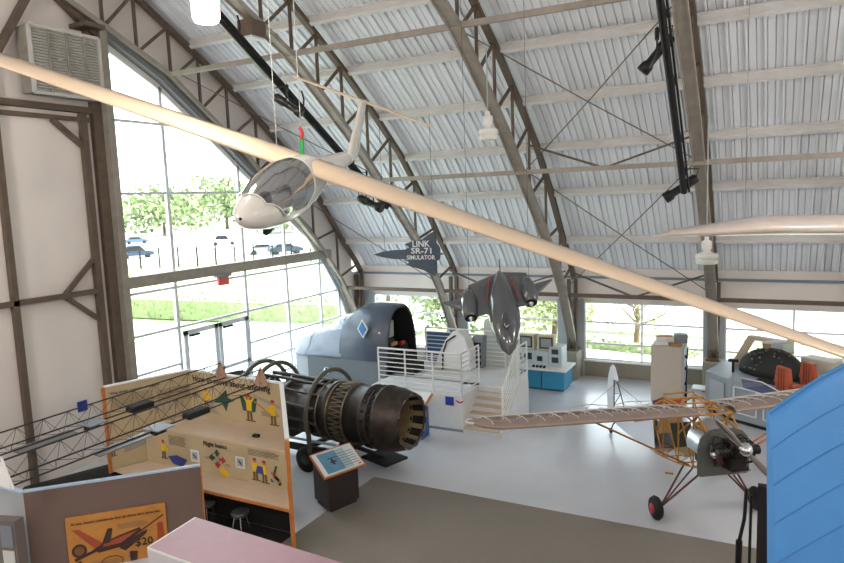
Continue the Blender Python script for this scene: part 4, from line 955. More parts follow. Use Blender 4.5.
for sg, nm in ((1, 'left'), (-1, 'right')):
    w = MB()
    ls = [.36, 1.5, 3, 4.1, 4.4, 4.55]; rr = []
    for l in ls:
        k = max(0, (l-4.1)/.5); c = 1.35*(1-.25*k*k); a0 = A0+.32*k*k*1.35
        f = [(a0+c*x, z*c-.16*c*x) for x, z in ((.26, .078), (.14, .07), (.06, .048), (.015, .02), (0, 0), (.02, -.02), (.08, -.03), (.2, -.03), (.26, -.03))]
        rr.append([cw(a, sg*l, wz_(sg*l)+z) for a, z in f])
    w.loft(rr, SKIN, False, True, openring=True)
    wo = w.build('wing_leading_edge', parent=t, plabel='pinkish grey metal leading edge skin')
    RIB = mat('white_rib', (214, 210, 204), .5)
    sp_ = MB()
    for x, z in ((.22, -.01), (.66, -.12)): sp_.bar(cw(A0+1.35*x, sg*.3, wz_(0)+z), cw(A0+1.35*x, sg*4.3, wz_(sg*4.3)+z), .03, .1, SKIN)
    sp_.build('wing_spar', parent=t)
    tip = [cw(A0+.25+1.0*.5*(1-math.cos(q))*1.05, sg*(4.2+.42*math.sin(q)), wz_(sg*4.5)-.11*(1-math.cos(q))+.01) for q in [PI*i/12 for i in range(13)]]
    MB().tube([cw(A0+1.35, sg*.36, wz_(0)-.21), cw(A0+1.33, sg*4.1, wz_(sg*4)-.21)]+tip[::-1], .016, RIB, n=6).build('trailing_edge_bow', parent=t)
    for i in range(13):
        l = sg*(.4+i*.32); f = wfoil(l); r = MB(); n_f = len(f)
        pts = [cw(a, l, wz_(l)+z) for a, z in f]
        r.tube(pts[2:8], .011, RIB, n=5).tube(pts[7:12], .011, RIB, n=5)
        for j in range(4):
            x0 = .25+.17*j; r.tube([cw(A0+1.35*x0, l, wz_(l)-.02-.216*x0), cw(A0+1.35*(x0+.085), l, wz_(l)+.085-.02*j-.216*x0), cw(A0+1.35*(x0+.17), l, wz_(l)-.05-.216*x0)], .008, RIB, n=4)
        r.build('wing_rib', parent=t)
    m = MB()
    for i in range(0, 12, 3): m.tube([cw(A0+.35, sg*(.4+i*.32), 2.1), cw(A0+.9, sg*(1.36+i*.32), 2.04)], .006, BLACK, n=4).tube([cw(A0+.9, sg*(.4+i*.32), 2.04), cw(A0+.35, sg*(1.36+i*.32), 2.1)], .006, BLACK, n=4)
    m.build('drag_wires', parent=t)
    for x in ((.3, .34) if 0 else (.25, .68)): MB().tube([cw(1.35, sg*.33, 1.0), cw(A0+1.35*x, sg*(2.3 if sg > 0 else 3.0), wz_(sg*2.5)-.05-.2*x)], .018, mat('strut_ochre', (150, 100, 42), .5) if sg > 0 else ORNG, n=8).build('wing_strut', parent=t)
    GEAR = mat('oxide_red_tube', (92, 46, 40), .5)
    hub = cw(1.28, sg*.95, .23)
    m = MB(); m.tube([cw(.85, sg*.28, 1.12), hub], .02, GEAR, n=6).tube([cw(1.55, sg*.3, .98), hub], .02, GEAR, n=6).tube([cw(1.2, sg*.3, 1.05), hub], .018, GEAR, n=6)
    m.build('landing_gear_leg', parent=t)
    ax_ = (CL*sg)
    w = MB().lathe(hub+ax_*.0, ax_, [(0, .08), (0, .15), (.03, .21), (.08, .235), (.14, .21), (.17, .15), (.17, .08)], RUB, n=24).build('wheel', parent=t)
    MB().lathe(hub+ax_*.16, ax_, [(0, .1), (.015, .1), (.02, .03), (.04, .0)], RED, n=16).build('red_hub', parent=w)
MB().box(cw(1.9, .45, .62), (.16, .05, .03), YEL).build('step', parent=t)
# tail
BT = mat('black_tube', (50, 50, 50), .5)
rd = [(5.78, .42), (6.0, .45), (6.12, .7), (6.15, 1.1), (6.08, 1.5), (5.95, 1.78), (5.8, 1.9), (5.66, 1.84), (5.5, 1.6), (5.5, 1.52), (5.76, 1.52)]
MB().prism([cw(a, -.02, z) for a, z in rd], CL*.04, FAB).build('rudder', parent=t, bevel=.01)
m = MB(); ff = [(5.72, 1.5), (5.5, 1.5), (5.1, .95), (5.0, .84)]
m.tube([cw(a, 0, z) for a, z in ff], .014, BT, n=6).tube([cw(5.72, 0, .5), cw(5.72, 0, 1.52)], .014, BT, n=6).tube([cw(5.72, 0, .85), cw(5.32, 0, 1.25), cw(5.72, 0, 1.15)], .01, BT, n=5)
m.build('fin_frame', parent=t)
for sg in (1, -1):
    m = MB(); m.tube([cw(5.1, sg*.05, .78), cw(5.25, sg*.7, .78), cw(5.6, sg*1.15, .78), cw(6.0, sg*1.1, .78), cw(6.1, sg*.5, .78), cw(5.9, sg*.08, .78)], .014, RIB, n=6).tube([cw(5.7, 0, .78), cw(5.7, sg*1.15, .78)], .014, RIB, n=6)
    for l in (.35, .7): m.tube([cw(5.2, sg*l, .78), cw(6.05, sg*l, .78)], .01, RIB, n=5)
    m.tube([cw(5.7, sg*.8, .78), cw(5.6, 0, 1.45)], .005, BT, n=4).tube([cw(5.7, sg*.8, .78), cw(5.6, 0, .45)], .005, BT, n=4)
    m.build('tailplane_frame', parent=t)
tw = cw(5.95, 0, .07)
MB().tube([cw(5.5, 0, .5), cw(5.8, 0, .3), tw], .018, BT, n=6).build('tail_spring', parent=t)
MB().lathe(tw-CL*.025, CL, [(0, .03), (0, .06), (.01, .07), (.04, .07), (.05, .06), (.05, .03)], RUB, n=16).build('tail_wheel', parent=t)
# nose: firewall, boot cowl, engine
def fwp(a, k=1, dz=0): return [cw(a, .50*k*x+.06, 1.08+.86*z*k+dz) for x, z in ((-1, .05), (-.9, -.0), (.9, 0), (1, .05), (1, .6), (.92, .82), (.7, .96), (.35, 1.02), (-.35, 1.02), (-.7, .96), (-.92, .82), (-1, .6))]
FWM = mat('firewall_grey', (104, 106, 102), .5, .3, var=.08)
cw0 = cw
MB().prism(fwp(.62), CN*-.03, FWM).build('firewall_plate', parent=t)
rr = [[cw(a, .42*k*math.cos(q), z0+.42*k*math.sin(q)) for q in [PI*j/14-.25 for j in range(17)]] for a, k, z0 in ((.63, .97, 1.48), (.95, 1.0, 1.5), (1.28, 1.02, 1.52))]
MB().loft(rr, ALUM, False, True, openring=True).build('boot_cowl', parent=t)
MB().box(cw(1.1, 0, 1.25), (.5, .45, .3), mat('tank_dark', (60, 58, 54), .6), Matrix.Rotation(math.atan2(CN.y, CN.x), 3, 'Z')).build('fuel_tank', parent=t, bevel=.03)
cw = lambda a, l, z: cw0(a, l*1.05, z-.02)
RE = Matrix.Rotation(math.atan2(CN.y, CN.x), 3, 'Z'); EGM = mat('engine_black', (40, 38, 36), .45, .4, var=.2, vs=15)
e = MB(); e.box(cw(.38, 0, 1.68), (.42, .24, .28), EGM, RE).lathe(cw(.16, 0, 1.75), CN, [(-.1, .16), (0, .1), (.06, .06)], EGM, n=18)
e.box(cw(.4, 0, 1.46), (.34, .3, .2), EGM, RE).build('crankcase', parent=t, bevel=.02)
for sg in (1, -1):
    for a in (.28, .5):
        c = MB()
        for k in range(7): c.lathe(cw(a, sg*(.14+k*.035), 1.68), CL*sg, [(0, .085), (.018, .085)], EGM, n=14)
        c.lathe(cw(a, sg*.12, 1.68), CL*sg, [(0, .065), (.27, .065), (.28, .05)], mat('cylinder_grey', (90, 88, 84), .4, .6), n=14)
        c.build('cylinder', parent=t)
        MB().tube([cw(a, sg*.3, 1.6), cw(a+.03, sg*.28, 1.45), cw(.62, sg*.2, 1.28)], .022, mat('exhaust_brown', (70, 55, 50), .5, .4), n=7).build('exhaust_pipe', parent=t)
        MB().tube([cw(a, sg*.36, 1.72), cw(a+.1, sg*.24, 1.86), cw(.58, sg*.1, 1.8)], .01, BLK, n=5).build('ignition_lead', parent=t)
for l in (.2, .33): MB().lathe(cw(.46, l, 1.58), CN, [(-.05, .06), (.05, .065), (.08, .03)], CHROME, n=14).build('magneto', parent=t)
MB().tube([cw(.5, .2, 1.38), cw(.35, .05, 1.30), cw(.3, -.2, 1.33)], .035, BLK, n=8).build('intake_pipe', parent=t)
MB().tube([cw(.55, .28, 1.5), cw(.45, .12, 1.38)], .012, RED, n=6).build('red_fuel_line', parent=t)
MB().tube([cw(.3, -.25, 1.3), cw(.6, -.1, 1.1)], .014, ALUM, n=6).build('drain_tube', parent=t)
cw = cw0
MB().lathe(cw(.06, 0, 1.77), CN, [(-.02, .12), (.0, .125), (.06, .105), (.11, .07), (.14, .025), (.145, .002)], CHROME, n=24).build('spinner', parent=t)
pd = (CL*.62+V((0, 0, 1))*.66).normalized()
for sg in (1, -1):
    rr = []
    for f, ch, th, tw_ in ((.06, .05, .03, .9), (.2, .10, .028, .7), (.45, .13, .02, .45), (.7, .115, .014, .3), (.9, .08, .009, .2), (.98, .02, .004, .2)):
        c = cw(.06, 0, 1.75)+pd*sg*f*.86; ch_d = pd.cross(CN).normalized()*sg
        d1 = ch_d*math.cos(tw_)+CN*math.sin(tw_); d2 = CN*math.cos(tw_)-ch_d*math.sin(tw_)
        rr.append([c+d1*(ch/2*math.cos(q))+d2*(th*math.sin(q)) for q in [2*PI*j/12 for j in range(12)]])
    MB().loft(rr, CHROME if sg > 0 else mat('blade_dull', (120, 112, 108), .4, .5), True, True).build('propeller_blade', parent=t)
# cabin contents
def panel(a0, l0, z0, a1, z1, w, mm, nm, th=.03):
    MB().prism([cw(a0, l0-w/2, z0), cw(a0, l0+w/2, z0), cw(a1, l0+w/2, z1), cw(a1, l0-w/2, z1)], -CN*th, mm).build(nm, parent=t, bevel=.005)
panel(2.75, 0, 1.45, 2.8, 1.85, .56, mat('faded_red_panel', (168, 84, 70), .7), 'red_bulkhead')
panel(2.7, 0, 1.15, 2.75, 1.45, .56, mat('tan_panel', (176, 140, 92), .7), 'tan_bulkhead')
panel(2.15, 0, 1.0, 2.3, 1.5, .44, mat('dark_green_seat', (52, 60, 56), .7), 'seat_back', .05)
MB().box(cw(1.95, 0, 1.02), (.4, .42, .06), mat('tan_cushion', (176, 150, 110), .8), RE).build('seat_cushion', parent=t, bevel=.01)
panel(1.1, 0, 1.55, 1.12, 1.85, .5, BLACK, 'instrument_panel')
c0 = cw(2.5, .37, 1.5); m = MB(); cd = -CN
m.prism([c0, c0+cd*.28, c0+cd*.28+V((0, 0, .28)), c0+V((0, 0, .28))], CL*.012, WHITE).build('placard', parent=t, plabel='small white placard with faint lines')
m = MB()
for k in range(4): m.prism([c0+CL*.013+cd*.04+V((0, 0, .06+.05*k)), c0+CL*.013+cd*.24+V((0, 0, .06+.05*k)), c0+CL*.013+cd*.24+V((0, 0, .075+.05*k)), c0+CL*.013+cd*.04+V((0, 0, .075+.05*k))], CL*.003, GREY)
m.build('placard_lines', parent=t)
# black stand in front
q = onZ(757, 586, 0)
t = thing('display_stand', q, 'black upright display stand beside the airplane propeller, half behind the blue wing', 'stand')
MB().bb((q.x-.02, q.y-.05, 0), (q.x+.2, q.y+.08, 1.68), BLK).build('upright_board', parent=t)
MB().tube([(q.x-.12, q.y, 0), (q.x-.11, q.y, 1.5)], .022, BLACK).build('pole', parent=t)
MB().tube([(q.x-.28, q.y-.02, 0), (q.x-.27, q.y-.02, .72)], .05, BLACK).build('socket', parent=t)
MB().tube([(q.x-.27, q.y-.02, .7), (q.x-.2, q.y-.02, 1.1), (q.x-.18, q.y-.02, 1.6)], .028, BLACK).build('leaning_pole', parent=t)
MB().bar((q.x-.28, q.y, .28), (q.x+.05, q.y, .28), .04, .05, BLK).build('cross_tie', parent=t)

# ================================================================ BLUE WING
BW = mat('bright_blue_fabric', (62, 132, 196), .6, var=.03, vs=3, bump=.15, bs=60)
BWS = mat('blue_seam_tape', (50, 116, 180), .6)
P1, P2, P3_, P4 = at(765.5, 413, 6.6), at(905, 340, 7.6), at(905, 590, 6.4), at(767, 670, 5.6)
NB = (P2-P1).cross(P4-P1).normalized(); NB = NB if NB.dot(P1-V(CAM)) < 0 else -NB
def bs(u, v, o=0):
    p = P1.lerp(P2, u).lerp(P4.lerp(P3_, u), v)
    sag = V((0, 0, 1))*(.10*math.sin(PI*min(1, u*1.1))*(1-v)**2)
    return p+NB*(.10*math.sin(PI*min(1, .12+v*.8))**.8+o)+sag
N1 = 24
bl = thing('blue_wing', bs(.5, 1), 'large bright blue fabric covered wing filling the bottom right corner', 'wing')
m = MB(); front = [[bs(i/N1, j/16) for j in range(17)] for i in range(N1+1)]
back = [[bs(i/N1, j/16)-NB*(.04+.05*math.sin(PI*j/16)) for j in range(16, -1, -1)] for i in range(N1+1)]
m.loft([f+b for f, b in zip(front, back)], BW, True, True).build('wing_skin', parent=bl)
for u_, v_ in ((.15, .97), (.8, .97)):
    q_ = bs(u_, v_)-NB*.05; MB().tube([q_, V((q_.x, q_.y, 0))], .03, BLACK).build('support_post', parent=bl)
for k in range(8):
    v0 = -.02+.155*k; pts = []
    for i in range(N1+1):
        u = i/N1; v = v0+.03*(1-u)**2+.05*u
        if 0 <= v <= 1: pts.append(bs(u, v, .004))
    if len(pts) > 3: MB()  .tube(pts, .006, BWS, n=6).build('seam', parent=bl)

# ================================================================ EXHIBIT
EL0, EB, EB1, EL1 = V((-7.66, 8.97, 0)), V((-8.98, 10.46, 0)), V((-11.75, 10.62, 0)), V((-12.4, 8.9, 0))
ex = thing('exhibit_booth', (-10, 9.9, 0), 'wooden exhibit booth with tan picture panels, ledge and counter', 'exhibit')
up3 = V((0, 0, 1))
MB().prism([EB+up3*1.6, EB1+up3*1.6, EB1+up3*2.65, EB+up3*2.65], (.02, .06, 0), PRINT).build('back_panel', parent=ex)
MB().prism([EB1+up3*.8, EL1+up3*.8, EL1+up3*2.65, EB1+up3*2.65], (-.06, .03, 0), PRINT).build('side_panel', parent=ex)
MB().prism([EB1+up3*0+V((-.01, .01, 0)), EL1+V((-.01, .01, 0)), EL1+up3*.8+V((-.01, .01, 0)), EB1+up3*.8+V((-.01, .01, 0))], (-.04, .02, 0), BLK).build('side_panel_base', parent=ex)
for a, b in ((EB, EB1), (EB1, EL1)): MB().bar(a+up3*2.67+V((.0, .03, 0)), b+up3*2.67+V((.0, .03, 0)), .09, .03, WHITE).build('white_cap', parent=ex)
MB().bar(EL1+up3*.8, EL1+up3*2.65, .04, .07, OAK).build('edge_strip', parent=ex)
ed = (EB-EL0).normalized(); en = V((ed.y, -ed.x, 0))
epf = [EL0, EB, EB+up3*2.66, EL0+ed*.1+up3*2.2, EL0+up3*2.15]
MB().prism(epf, en*.06, PRINT).build('end_panel', parent=ex)
MB().bar(EL0+en*.03-ed*.012, EL0+en*.03-ed*.012+up3*2.14, .025, .075, OAK, up=en).build('orange_edge', parent=ex)
MB().bar(EL0+en*.03+up3*2.17, EB+en*.03+up3*2.68, .085, .03, WHITE).build('sloped_cap', parent=ex)
LF = [V((-8.22, 9.6, 0)), V((-11.8, 9.6, 0)), V((-12.1, 9.6, 0))]
MB().prism([LF[0]+up3*1.61, EB+up3*1.61, EB1+up3*1.61, LF[2]+up3*1.61, LF[1]+up3*1.61], (0, 0, .04), WOOD).build('upper_ledge', parent=ex)
MB().prism([LF[0]+up3*.85, LF[1]+up3*.85, LF[1]+up3*1.61, LF[0]+up3*1.61], (0, .04, 0), PRINT).build('lower_panel', parent=ex)
MB().prism([LF[1]+up3*.85, LF[2]+up3*.85, LF[2]+up3*1.61, LF[1]+up3*1.61], (-.02, .04, 0), PRINT).build('lower_panel', parent=ex)
CT = [EL0+V((-.03, .03, 0)), V((-8.24, 9.62, 0)), V((-12.1, 9.62, 0)), V((-12.36, 8.95, 0)), V((-12.0, 8.9, 0)), V((-11.3, 9.0, 0))]
MB().prism([p+up3*.82 for p in CT], (0, 0, .035), WOOD).build('counter_top', parent=ex)
MB().bar(CT[0]+up3*.815, CT[5]+up3*.815, .04, .05, OAK).build('counter_edge', parent=ex)
MB().bar(CT[5]+up3*.815, CT[4]+up3*.815, .04, .05, OAK).build('counter_edge', parent=ex)
MB().prism([V((-8.2, 9.6, 0)), V((-12.2, 9.6, 0)), V((-12.2, 9.6, .82)), V((-8.2, 9.6, .82))], (0, .04, 0), BLK).build('kick_panel', parent=ex)
# printed content: helper on a plane with origin o, x dir, z up, normal n
class PL:
    def __init__(s, o, x, n): s.o = V(o); s.x = V(x).normalized(); s.n = V(n).normalized(); s.m = MB()
    def P(s, a, b, h=0): return s.o+s.x*a+up3*b+s.n*h
    def poly(s, pts, mm, h=.004): s.m.prism([s.P(a, b) for a, b in pts], s.n*h, mm); return s
    def rect(s, a, b, c, d, mm, h=.004): return s.poly([(a, b), (c, b), (c, d), (a, d)], mm, h)
    def disc(s, a, b, r, mm, h=.005): return s.poly([(a+r*math.cos(2*PI*k/16), b+r*math.sin(2*PI*k/16)) for k in range(16)], mm, h)
    def lines(s, a, b, w, n, mm=INKS, dz=.028, t_=.009):
        for k in range(n): s.rect(a, b-k*dz-t_, a+w*(1 if k % 3 else .9), b-k*dz, mm, .003)
        return s
    def text(s, body, a, b, size, mm, name='title_lettering'): textmesh(body, size, s.P(a, b, .006), s.x, up3, mm, ex, name, .012); return s
    def stroke(s, a, b, c, d, w, mm, h=.006):
        dx, dz = c-a, d-b; l = math.hypot(dx, dz); nx, nz = -dz/l*w/2, dx/l*w/2
        return s.poly([(a+nx, b+nz), (c+nx, d+nz), (c-nx, d-nz), (a-nx, b-nz)], mm, h)
    def man(s, a, b, k=1, arms='up', hat=RED):
        Y_ = mat('print_yellow', (226, 184, 40), .6); T_ = mat('print_trousers', (112, 84, 52), .7); SK = mat('print_skin', (190, 130, 95), .7)
        s.rect(a-.09*k, b-.012*k, a+.12*k, b+.008*k, mat('print_shadow_green', (70, 85, 60), .7), .004)
        s.stroke(a-.035*k, b, a-.03*k, b+.17*k, .045*k, T_).stroke(a+.04*k, b, a+.03*k, b+.17*k, .045*k, T_)
        s.poly([(a-.055*k, b+.16*k), (a+.055*k, b+.16*k), (a+.065*k, b+.34*k), (a-.065*k, b+.34*k)], Y_, .007)
        s.disc(a, b+.375*k, .036*k, SK, .008).poly([(a-.04*k, b+.385*k), (a+.04*k, b+.385*k), (a+.03*k, b+.425*k), (a-.03*k, b+.425*k)], hat, .009)
        if arms == 'up': s.stroke(a-.05*k, b+.31*k, a-.13*k, b+.43*k, .035*k, Y_).stroke(a+.05*k, b+.31*k, a+.13*k, b+.41*k, .035*k, Y_)
        elif arms == 'left': s.stroke(a-.05*k, b+.3*k, a-.17*k, b+.22*k, .035*k, Y_).stroke(a+.03*k, b+.3*k, a-.12*k, b+.2*k, .035*k, Y_)
        else: s.stroke(a-.03*k, b+.3*k, a+.15*k, b+.2*k, .035*k, Y_).stroke(a+.05*k, b+.3*k, a+.17*k, b+.22*k, .035*k, Y_)
        return s
bx = (EB-EB1).normalized(); bn = V((bx.y, -bx.x, 0)); bn = bn if bn.y < 0 else -bn; BL = (EB-EB1).length
DG_ = mat('print_dark_green', (44, 78, 62), .7); PB = mat('print_blue', (52, 66, 140), .6); PGY = mat('print_grey', (160, 152, 140), .7); PO = mat('print_orange', (214, 120, 50), .6)
p = PL(EB1+up3*1.65+bn*.004, bx, bn)
p.text('How to move about anything', .12, .79, .2, INK)
p.man(.52, .2, 1.1, 'right').man(1.85, .1, 1.35, 'up').man(BL-.24, .1, 1.25, 'left')
p.poly([(.75, .36), (1.18, .7), (1.22, .52), (1.42, .48), (1.22, .4), (1.14, .2), (1.02, .38)], DG_).poly([(1.66, .3), (2.02, .3), (2.1, .62), (1.58, .64)], DG_, .003)
p.stroke(2.0, .55, BL-.4, .36, .025, OAK).stroke(2.0, .66, 2.75, .5, .07, PGY)
p.poly([(.5, .14), (.98, .08), (.8, .18), (.66, .56)], PGY).lines(2.2, .36, .5, 4).lines(.06, .62, .28, 8)
p.m.build('printed_graphics', parent=ex)
sx_ = (EB1-EL1).normalized(); sn = V((sx_.y, -sx_.x, 0)); sn = sn if sn.x > 0 else -sn
p = PL(EL1+up3*.85+sn*.004, sx_, sn)
p.text('Wing design, controls and stability', .12, 1.62, .075, INK)
p.lines(.12, 1.56, .9, 9).lines(1.1, 1.5, .9, 12)
for k in range(6): p.rect(.9+k*.14, 1.0, .96+k*.14, 1.22, PGY, .004)
p.poly([(.3, .3), (1.2, .45), (1.25, .55), (.35, .5)], PGY).poly([(1.1, .25), (1.9, .3), (1.4, .45)], PGY)
p.man(.08, .3, .7, 'up')
p.m.build('printed_graphics', parent=ex)
p = PL(V((-11.8, 9.6, .86))+V((0, -.006, 0)), (1, 0, 0), (0, -1, 0))
PR_ = mat('print_red', (186, 44, 40), .6)
p.man(.24, .14, .95, 'right').poly([(.36, .2), (.62, .26), (.94, .2), (.78, .02), (.5, .06)], PB).lines(.42, .68, .5, 8)
p.rect(1.05, .2, 1.3, .46, WHITE, .008).rect(1.1, .25, 1.25, .41, LGREY, .012).stroke(1.13, .36, 1.22, .29, .03, DG_, .015)
p.text('Flight basics', 1.44, .60, .135, INK)
cx, cz = 1.8, .36
for dx, dz, mm in ((0, 1, DG_), (-1, .1, DG_), (1, -.1, PR_), (0, -1, PR_)):
    ex_, ez_ = cx+dx*.13, cz+dz*.1; nx, nz = -dz, dx
    p.poly([(ex_+dx*.1, ez_+dz*.1), (ex_+nx*.085, ez_+nz*.085), (ex_-nx*.085, ez_-nz*.085)], mm, .006).stroke(cx, cz, ex_, ez_, .06, mm)
p.disc(cx, cz, .06, PGY, .008).poly([(1.84, .16), (1.96, .22), (2.12, .06), (2.06, .01), (1.9, .03)], mat('print_yellow', (226, 184, 40), .6), .007).lines(1.46, .36, .16, 2).lines(2.0, .28, .14, 2)
p.rect(2.3, .26, 2.54, .5, WHITE, .008).rect(2.34, .3, 2.5, .46, LGREY, .012).stroke(2.39, .42, 2.46, .34, .03, INK, .015)
p.lines(2.64, .70, .78, 5).man(2.80, .08, 1.05, 'right').man(3.03, .06, 1.05, 'left').poly([(2.82, .24), (3.02, .22), (3.0, .38), (2.86, .38)], PB, .012)
p.poly([(3.2, .14), (3.38, .1), (3.4, .2), (3.26, .26)], PGY, .006).stroke(3.2, .3, 3.42, .14, .06, PO).stroke(3.27, .26, 3.34, .44, .04, DG_).disc(3.22, .14, .04, INK).disc(3.4, .1, .04, INK)
p.m.build('printed_graphics', parent=ex)
p = PL(EL0+en*-.004+up3*.85, ed, -en); p.lines(.25, 1.0, .5, 7).poly([(.3, .1), (.55, .05), (.5, .3), (.4, .4)], PO).disc(.35, .25, .05, DG_); p.m.build('printed_graphics', parent=ex)
MB().box(p.P(0, 0)+V((-1.6, 1.0, .835)), (.14, .08, .05), BLK).build('black_knob', label='small black block resting on the wooden upper ledge of the booth', cat='block')
MB().bb((-12.2, 8.45, 0), (-7.95, 9.58, .01), BLK).build('counter_floor_shade', kind='structure')  # black sheet standing in for the shade on the floor under the counter
# chairs under the counter
def stool(x, y, l):
    t = thing('visitor_stool', (x, y, 0), l, 'stool', group='dark stools under the booth counter')
    MB().lathe((x, y, .44), (0, 0, 1), [(0, .16), (.04, .18), (.07, .16)], mat('stool_seat_grey', (70, 72, 75), .4), n=20).build('seat', parent=t)
    for k in range(4): a = PI/4+k*PI/2; MB().tube([(x+.1*math.cos(a), y+.1*math.sin(a), .44), (x+.19*math.cos(a), y+.19*math.sin(a), 0)], .014, CHROME, n=6).build('leg', parent=t)
o1 = (-9.0, 9.1); stool(*o1, 'dark round stool under the booth counter, nearer the orange panel edge'); stool(-9.9, 9.12, 'dark round stool under the booth counter, nearer the grey partition')
# dark draped thing behind partition
nb = MB(); rr = []
for i in range(9):
    f = i/8; c = V((-14.6, 8.3, 0)).lerp(V((-12.9, 9.6, 0)), f); h = .32+.42*f
    rr.append([c+V((.3*math.cos(q), -.3*math.cos(q), max(0, h*math.sin(q)))) for q in [PI*j/10 for j in range(11)]])
nb.loft(rr, mat('dark_net', (36, 36, 34), .9, var=.3, vs=20, bump=.6, bs=40), True, True).build('draped_cover', label='dark draped cover on the floor behind the grey partition', cat='cover')

# ================================================================ LATTICE BOOMS
BMT = mat('boom_dark_rod', (48, 44, 42), .5, .3)
PLYT = mat('pinkish_plywood', (176, 140, 120), .6, var=.06)
def boom(x, y0, y1, z, lab, s=1):
    t = thing('lattice_boom', (x, (y0+y1)/2, z), lab, 'lattice boom', group='triangular lattice booms')
    tri = [V((0, 0, .30*s)), V((-.15*s, 0, 0)), V((.15*s, 0, 0))]
    for q in tri: MB().tube([V((x, y0, z))+q, V((x, y1, z))+q], .014, BMT, n=6).build('rod', parent=t)
    MB().prism([V((x, y1, z))+q*1.25-V((0, 0, .03)) for q in tri], (0, .035, 0), PLYT).build('end_plate', parent=t)
    MB().prism([V((x, y0, z))+q*1.25-V((0, 0, .03)) for q in tri], (0, .03, 0), WHITE).build('end_plate', parent=t)
    m = MB(); n = int((y1-y0)/.42)
    for k in range(n):
        ya, yb = y0+(y1-y0)*k/n, y0+(y1-y0)*(k+1)/n; ym = (ya+yb)/2
        P = lambda q, y: V((x, y, z))+q
        for i, j in ((0, 1), (0, 2), (1, 2)): m.tube([P(tri[i], ya), P(tri[j], ym), P(tri[i], yb)], .0045, BMT, n=4)
    m.build('lattice_wires', parent=t)
    for f, w in ((.22, 1.0), (.3, 1.0)):
        yy = y0+(y1-y0)*f
    yy = y0+(y1-y0)*.34; MB().prism([(x+.05, yy-.5, z-.02), (x+.28, yy-.5, z-.04), (x+.28, yy+.5, z-.04), (x+.05, yy+.5, z-.02)], (0, 0, .02), mat('grey_plate', (120, 122, 122), .4, .4)).build('flat_plate', parent=t)
    yy = y0+(y1-y0)*.48; MB().bb((x+.08, yy-.12, z-.09), (x+.2, yy+.12, z+.01), BLK).build('small_box', parent=t); MB().bb((x-.05, yy-.16, z+.0), (x+.32, yy+.2, z+.02), GREY).build('box_bracket', parent=t)
    yy = y0+(y1-y0)*.65; MB().bb((x-.02, yy-.25, z-.07), (x+.2, yy+.25, z+.05), BLK).build('large_box', parent=t, bevel=.03)
    MB().bar((x, y1, z+.05), (x, y1+(.42 if x < -10 else .2), z+.0), .04, .03, BMT).build('end_bracket', parent=t)
    return t
boom(-10.66, 4.3, 10.5, 2.64, 'far triangular lattice boom ending left of the booth title, nearer the glass wall')
boom(-9.42, 5.1, 10.38, 2.60, 'near triangular lattice boom ending over the word anything, nearer the camera', 1.12)

# ================================================================ PARTITION, POSTER, BOX
zt = 1.55
QA, QB = onZ(23, 493, zt), onZ(200, 466.5, zt); QA.z = QB.z = 0
qd = (QB-QA).normalized(); qn = V((qd.y, -qd.x, 0)); qn = qn if qn.y < 0 else -qn
FABR = mat('taupe_fabric_panel', (114, 95, 87), .9, var=.05, vs=40, bump=.2, bs=150)
t = thing('partition', (QA+QB)/2, 'taupe fabric partition with pale blue cap, holding the orange poster', 'partition')
MB().prism([QA, QB, QB+up3*zt, QA+up3*zt], -qn*.07, FABR).build('fabric_panel', parent=t)
MB().bar(QA+up3*(zt+.015)-qn*.035, QB+up3*(zt+.015)-qn*.035, .09, .03, mat('pale_blue_cap', (170, 190, 214), .4)).build('cap', parent=t)
MB().bar(QB-qn*.035+qd*.012, QB-qn*.035+qd*.012+up3*zt, .025, .08, OAK, up=qn).build('end_trim', parent=t)
QL = onZ(-60, 470, zt); QL.z = 0
MB().prism([QA, QL, QL+up3*zt, QA+up3*zt], (.03, .06, 0), LGREY).build('side_panel', parent=t)
MB().bar(QA+up3*(zt+.015), QL+up3*(zt+.015), .09, .03, mat('pale_blue_cap', (170, 190, 214), .4)).build('cap', parent=t)
def onq(u, v):
    d = V(_ray(u, v)); o = V(CAM); k = (QA-o).dot(qn)/d.dot(qn); return o+d*k
ca, cb, cc_ = onq(65, 518), onq(165, 500), onq(66, 590)
t = thing('wooden_poster', onq(115, 590), 'orange wooden poster with a jet airliner picture and headline, on the grey partition', 'poster')
PH = (ca-onq(72, 580)).length; PWd = (cb-ca).length
o0 = ca-up3*PH
ex_backup = ex; ex = t
POST = mat('amber_poster', (188, 128, 56), .6, var=.12, vs=3)
MB().prism([o0, o0+qd*PWd, o0+qd*PWd+up3*PH, ca], qn*.05, POST).build('poster_board', parent=t, bevel=.01)
p = PL(o0+qn*.052, qd, qn); W_, H_ = PWd, PH
o = textmesh('At last, there\u2019s somebody nice up there who loves you.', .058, p.P(.05*W_, H_*.875, .004), qd, up3, INK, t, 'headline_lettering', .015)
w_ = max(v.co.dot(qd) for v in o.data.vertices)-min(v.co.dot(qd) for v in o.data.vertices)
k_ = .9*W_/w_; r0 = p.P(.05*W_, H_*.875, .004)-t.location
for v in o.data.vertices: dlt = v.co-r0; v.co = r0+qd*(dlt.dot(qd)*k_)+up3*(dlt.z*min(1.2, k_))+qn*dlt.dot(qn)
DKB = mat('print_dark_brown', (62, 40, 32), .7); RDO = mat('print_red_orange', (160, 72, 42), .6)
X = lambda a: a*W_
Z = lambda b: b*H_
p.poly([(X(.06), Z(.80)), (X(.12), Z(.80)), (X(.36), Z(.5)), (X(.26), Z(.46))], RDO)
p.poly([(X(.24), Z(.44)), (X(.30), Z(.38)), (X(.55), Z(.42)), (X(.74), Z(.62)), (X(.72), Z(.68)), (X(.5), Z(.6)), (X(.34), Z(.52))], DKB, .005)
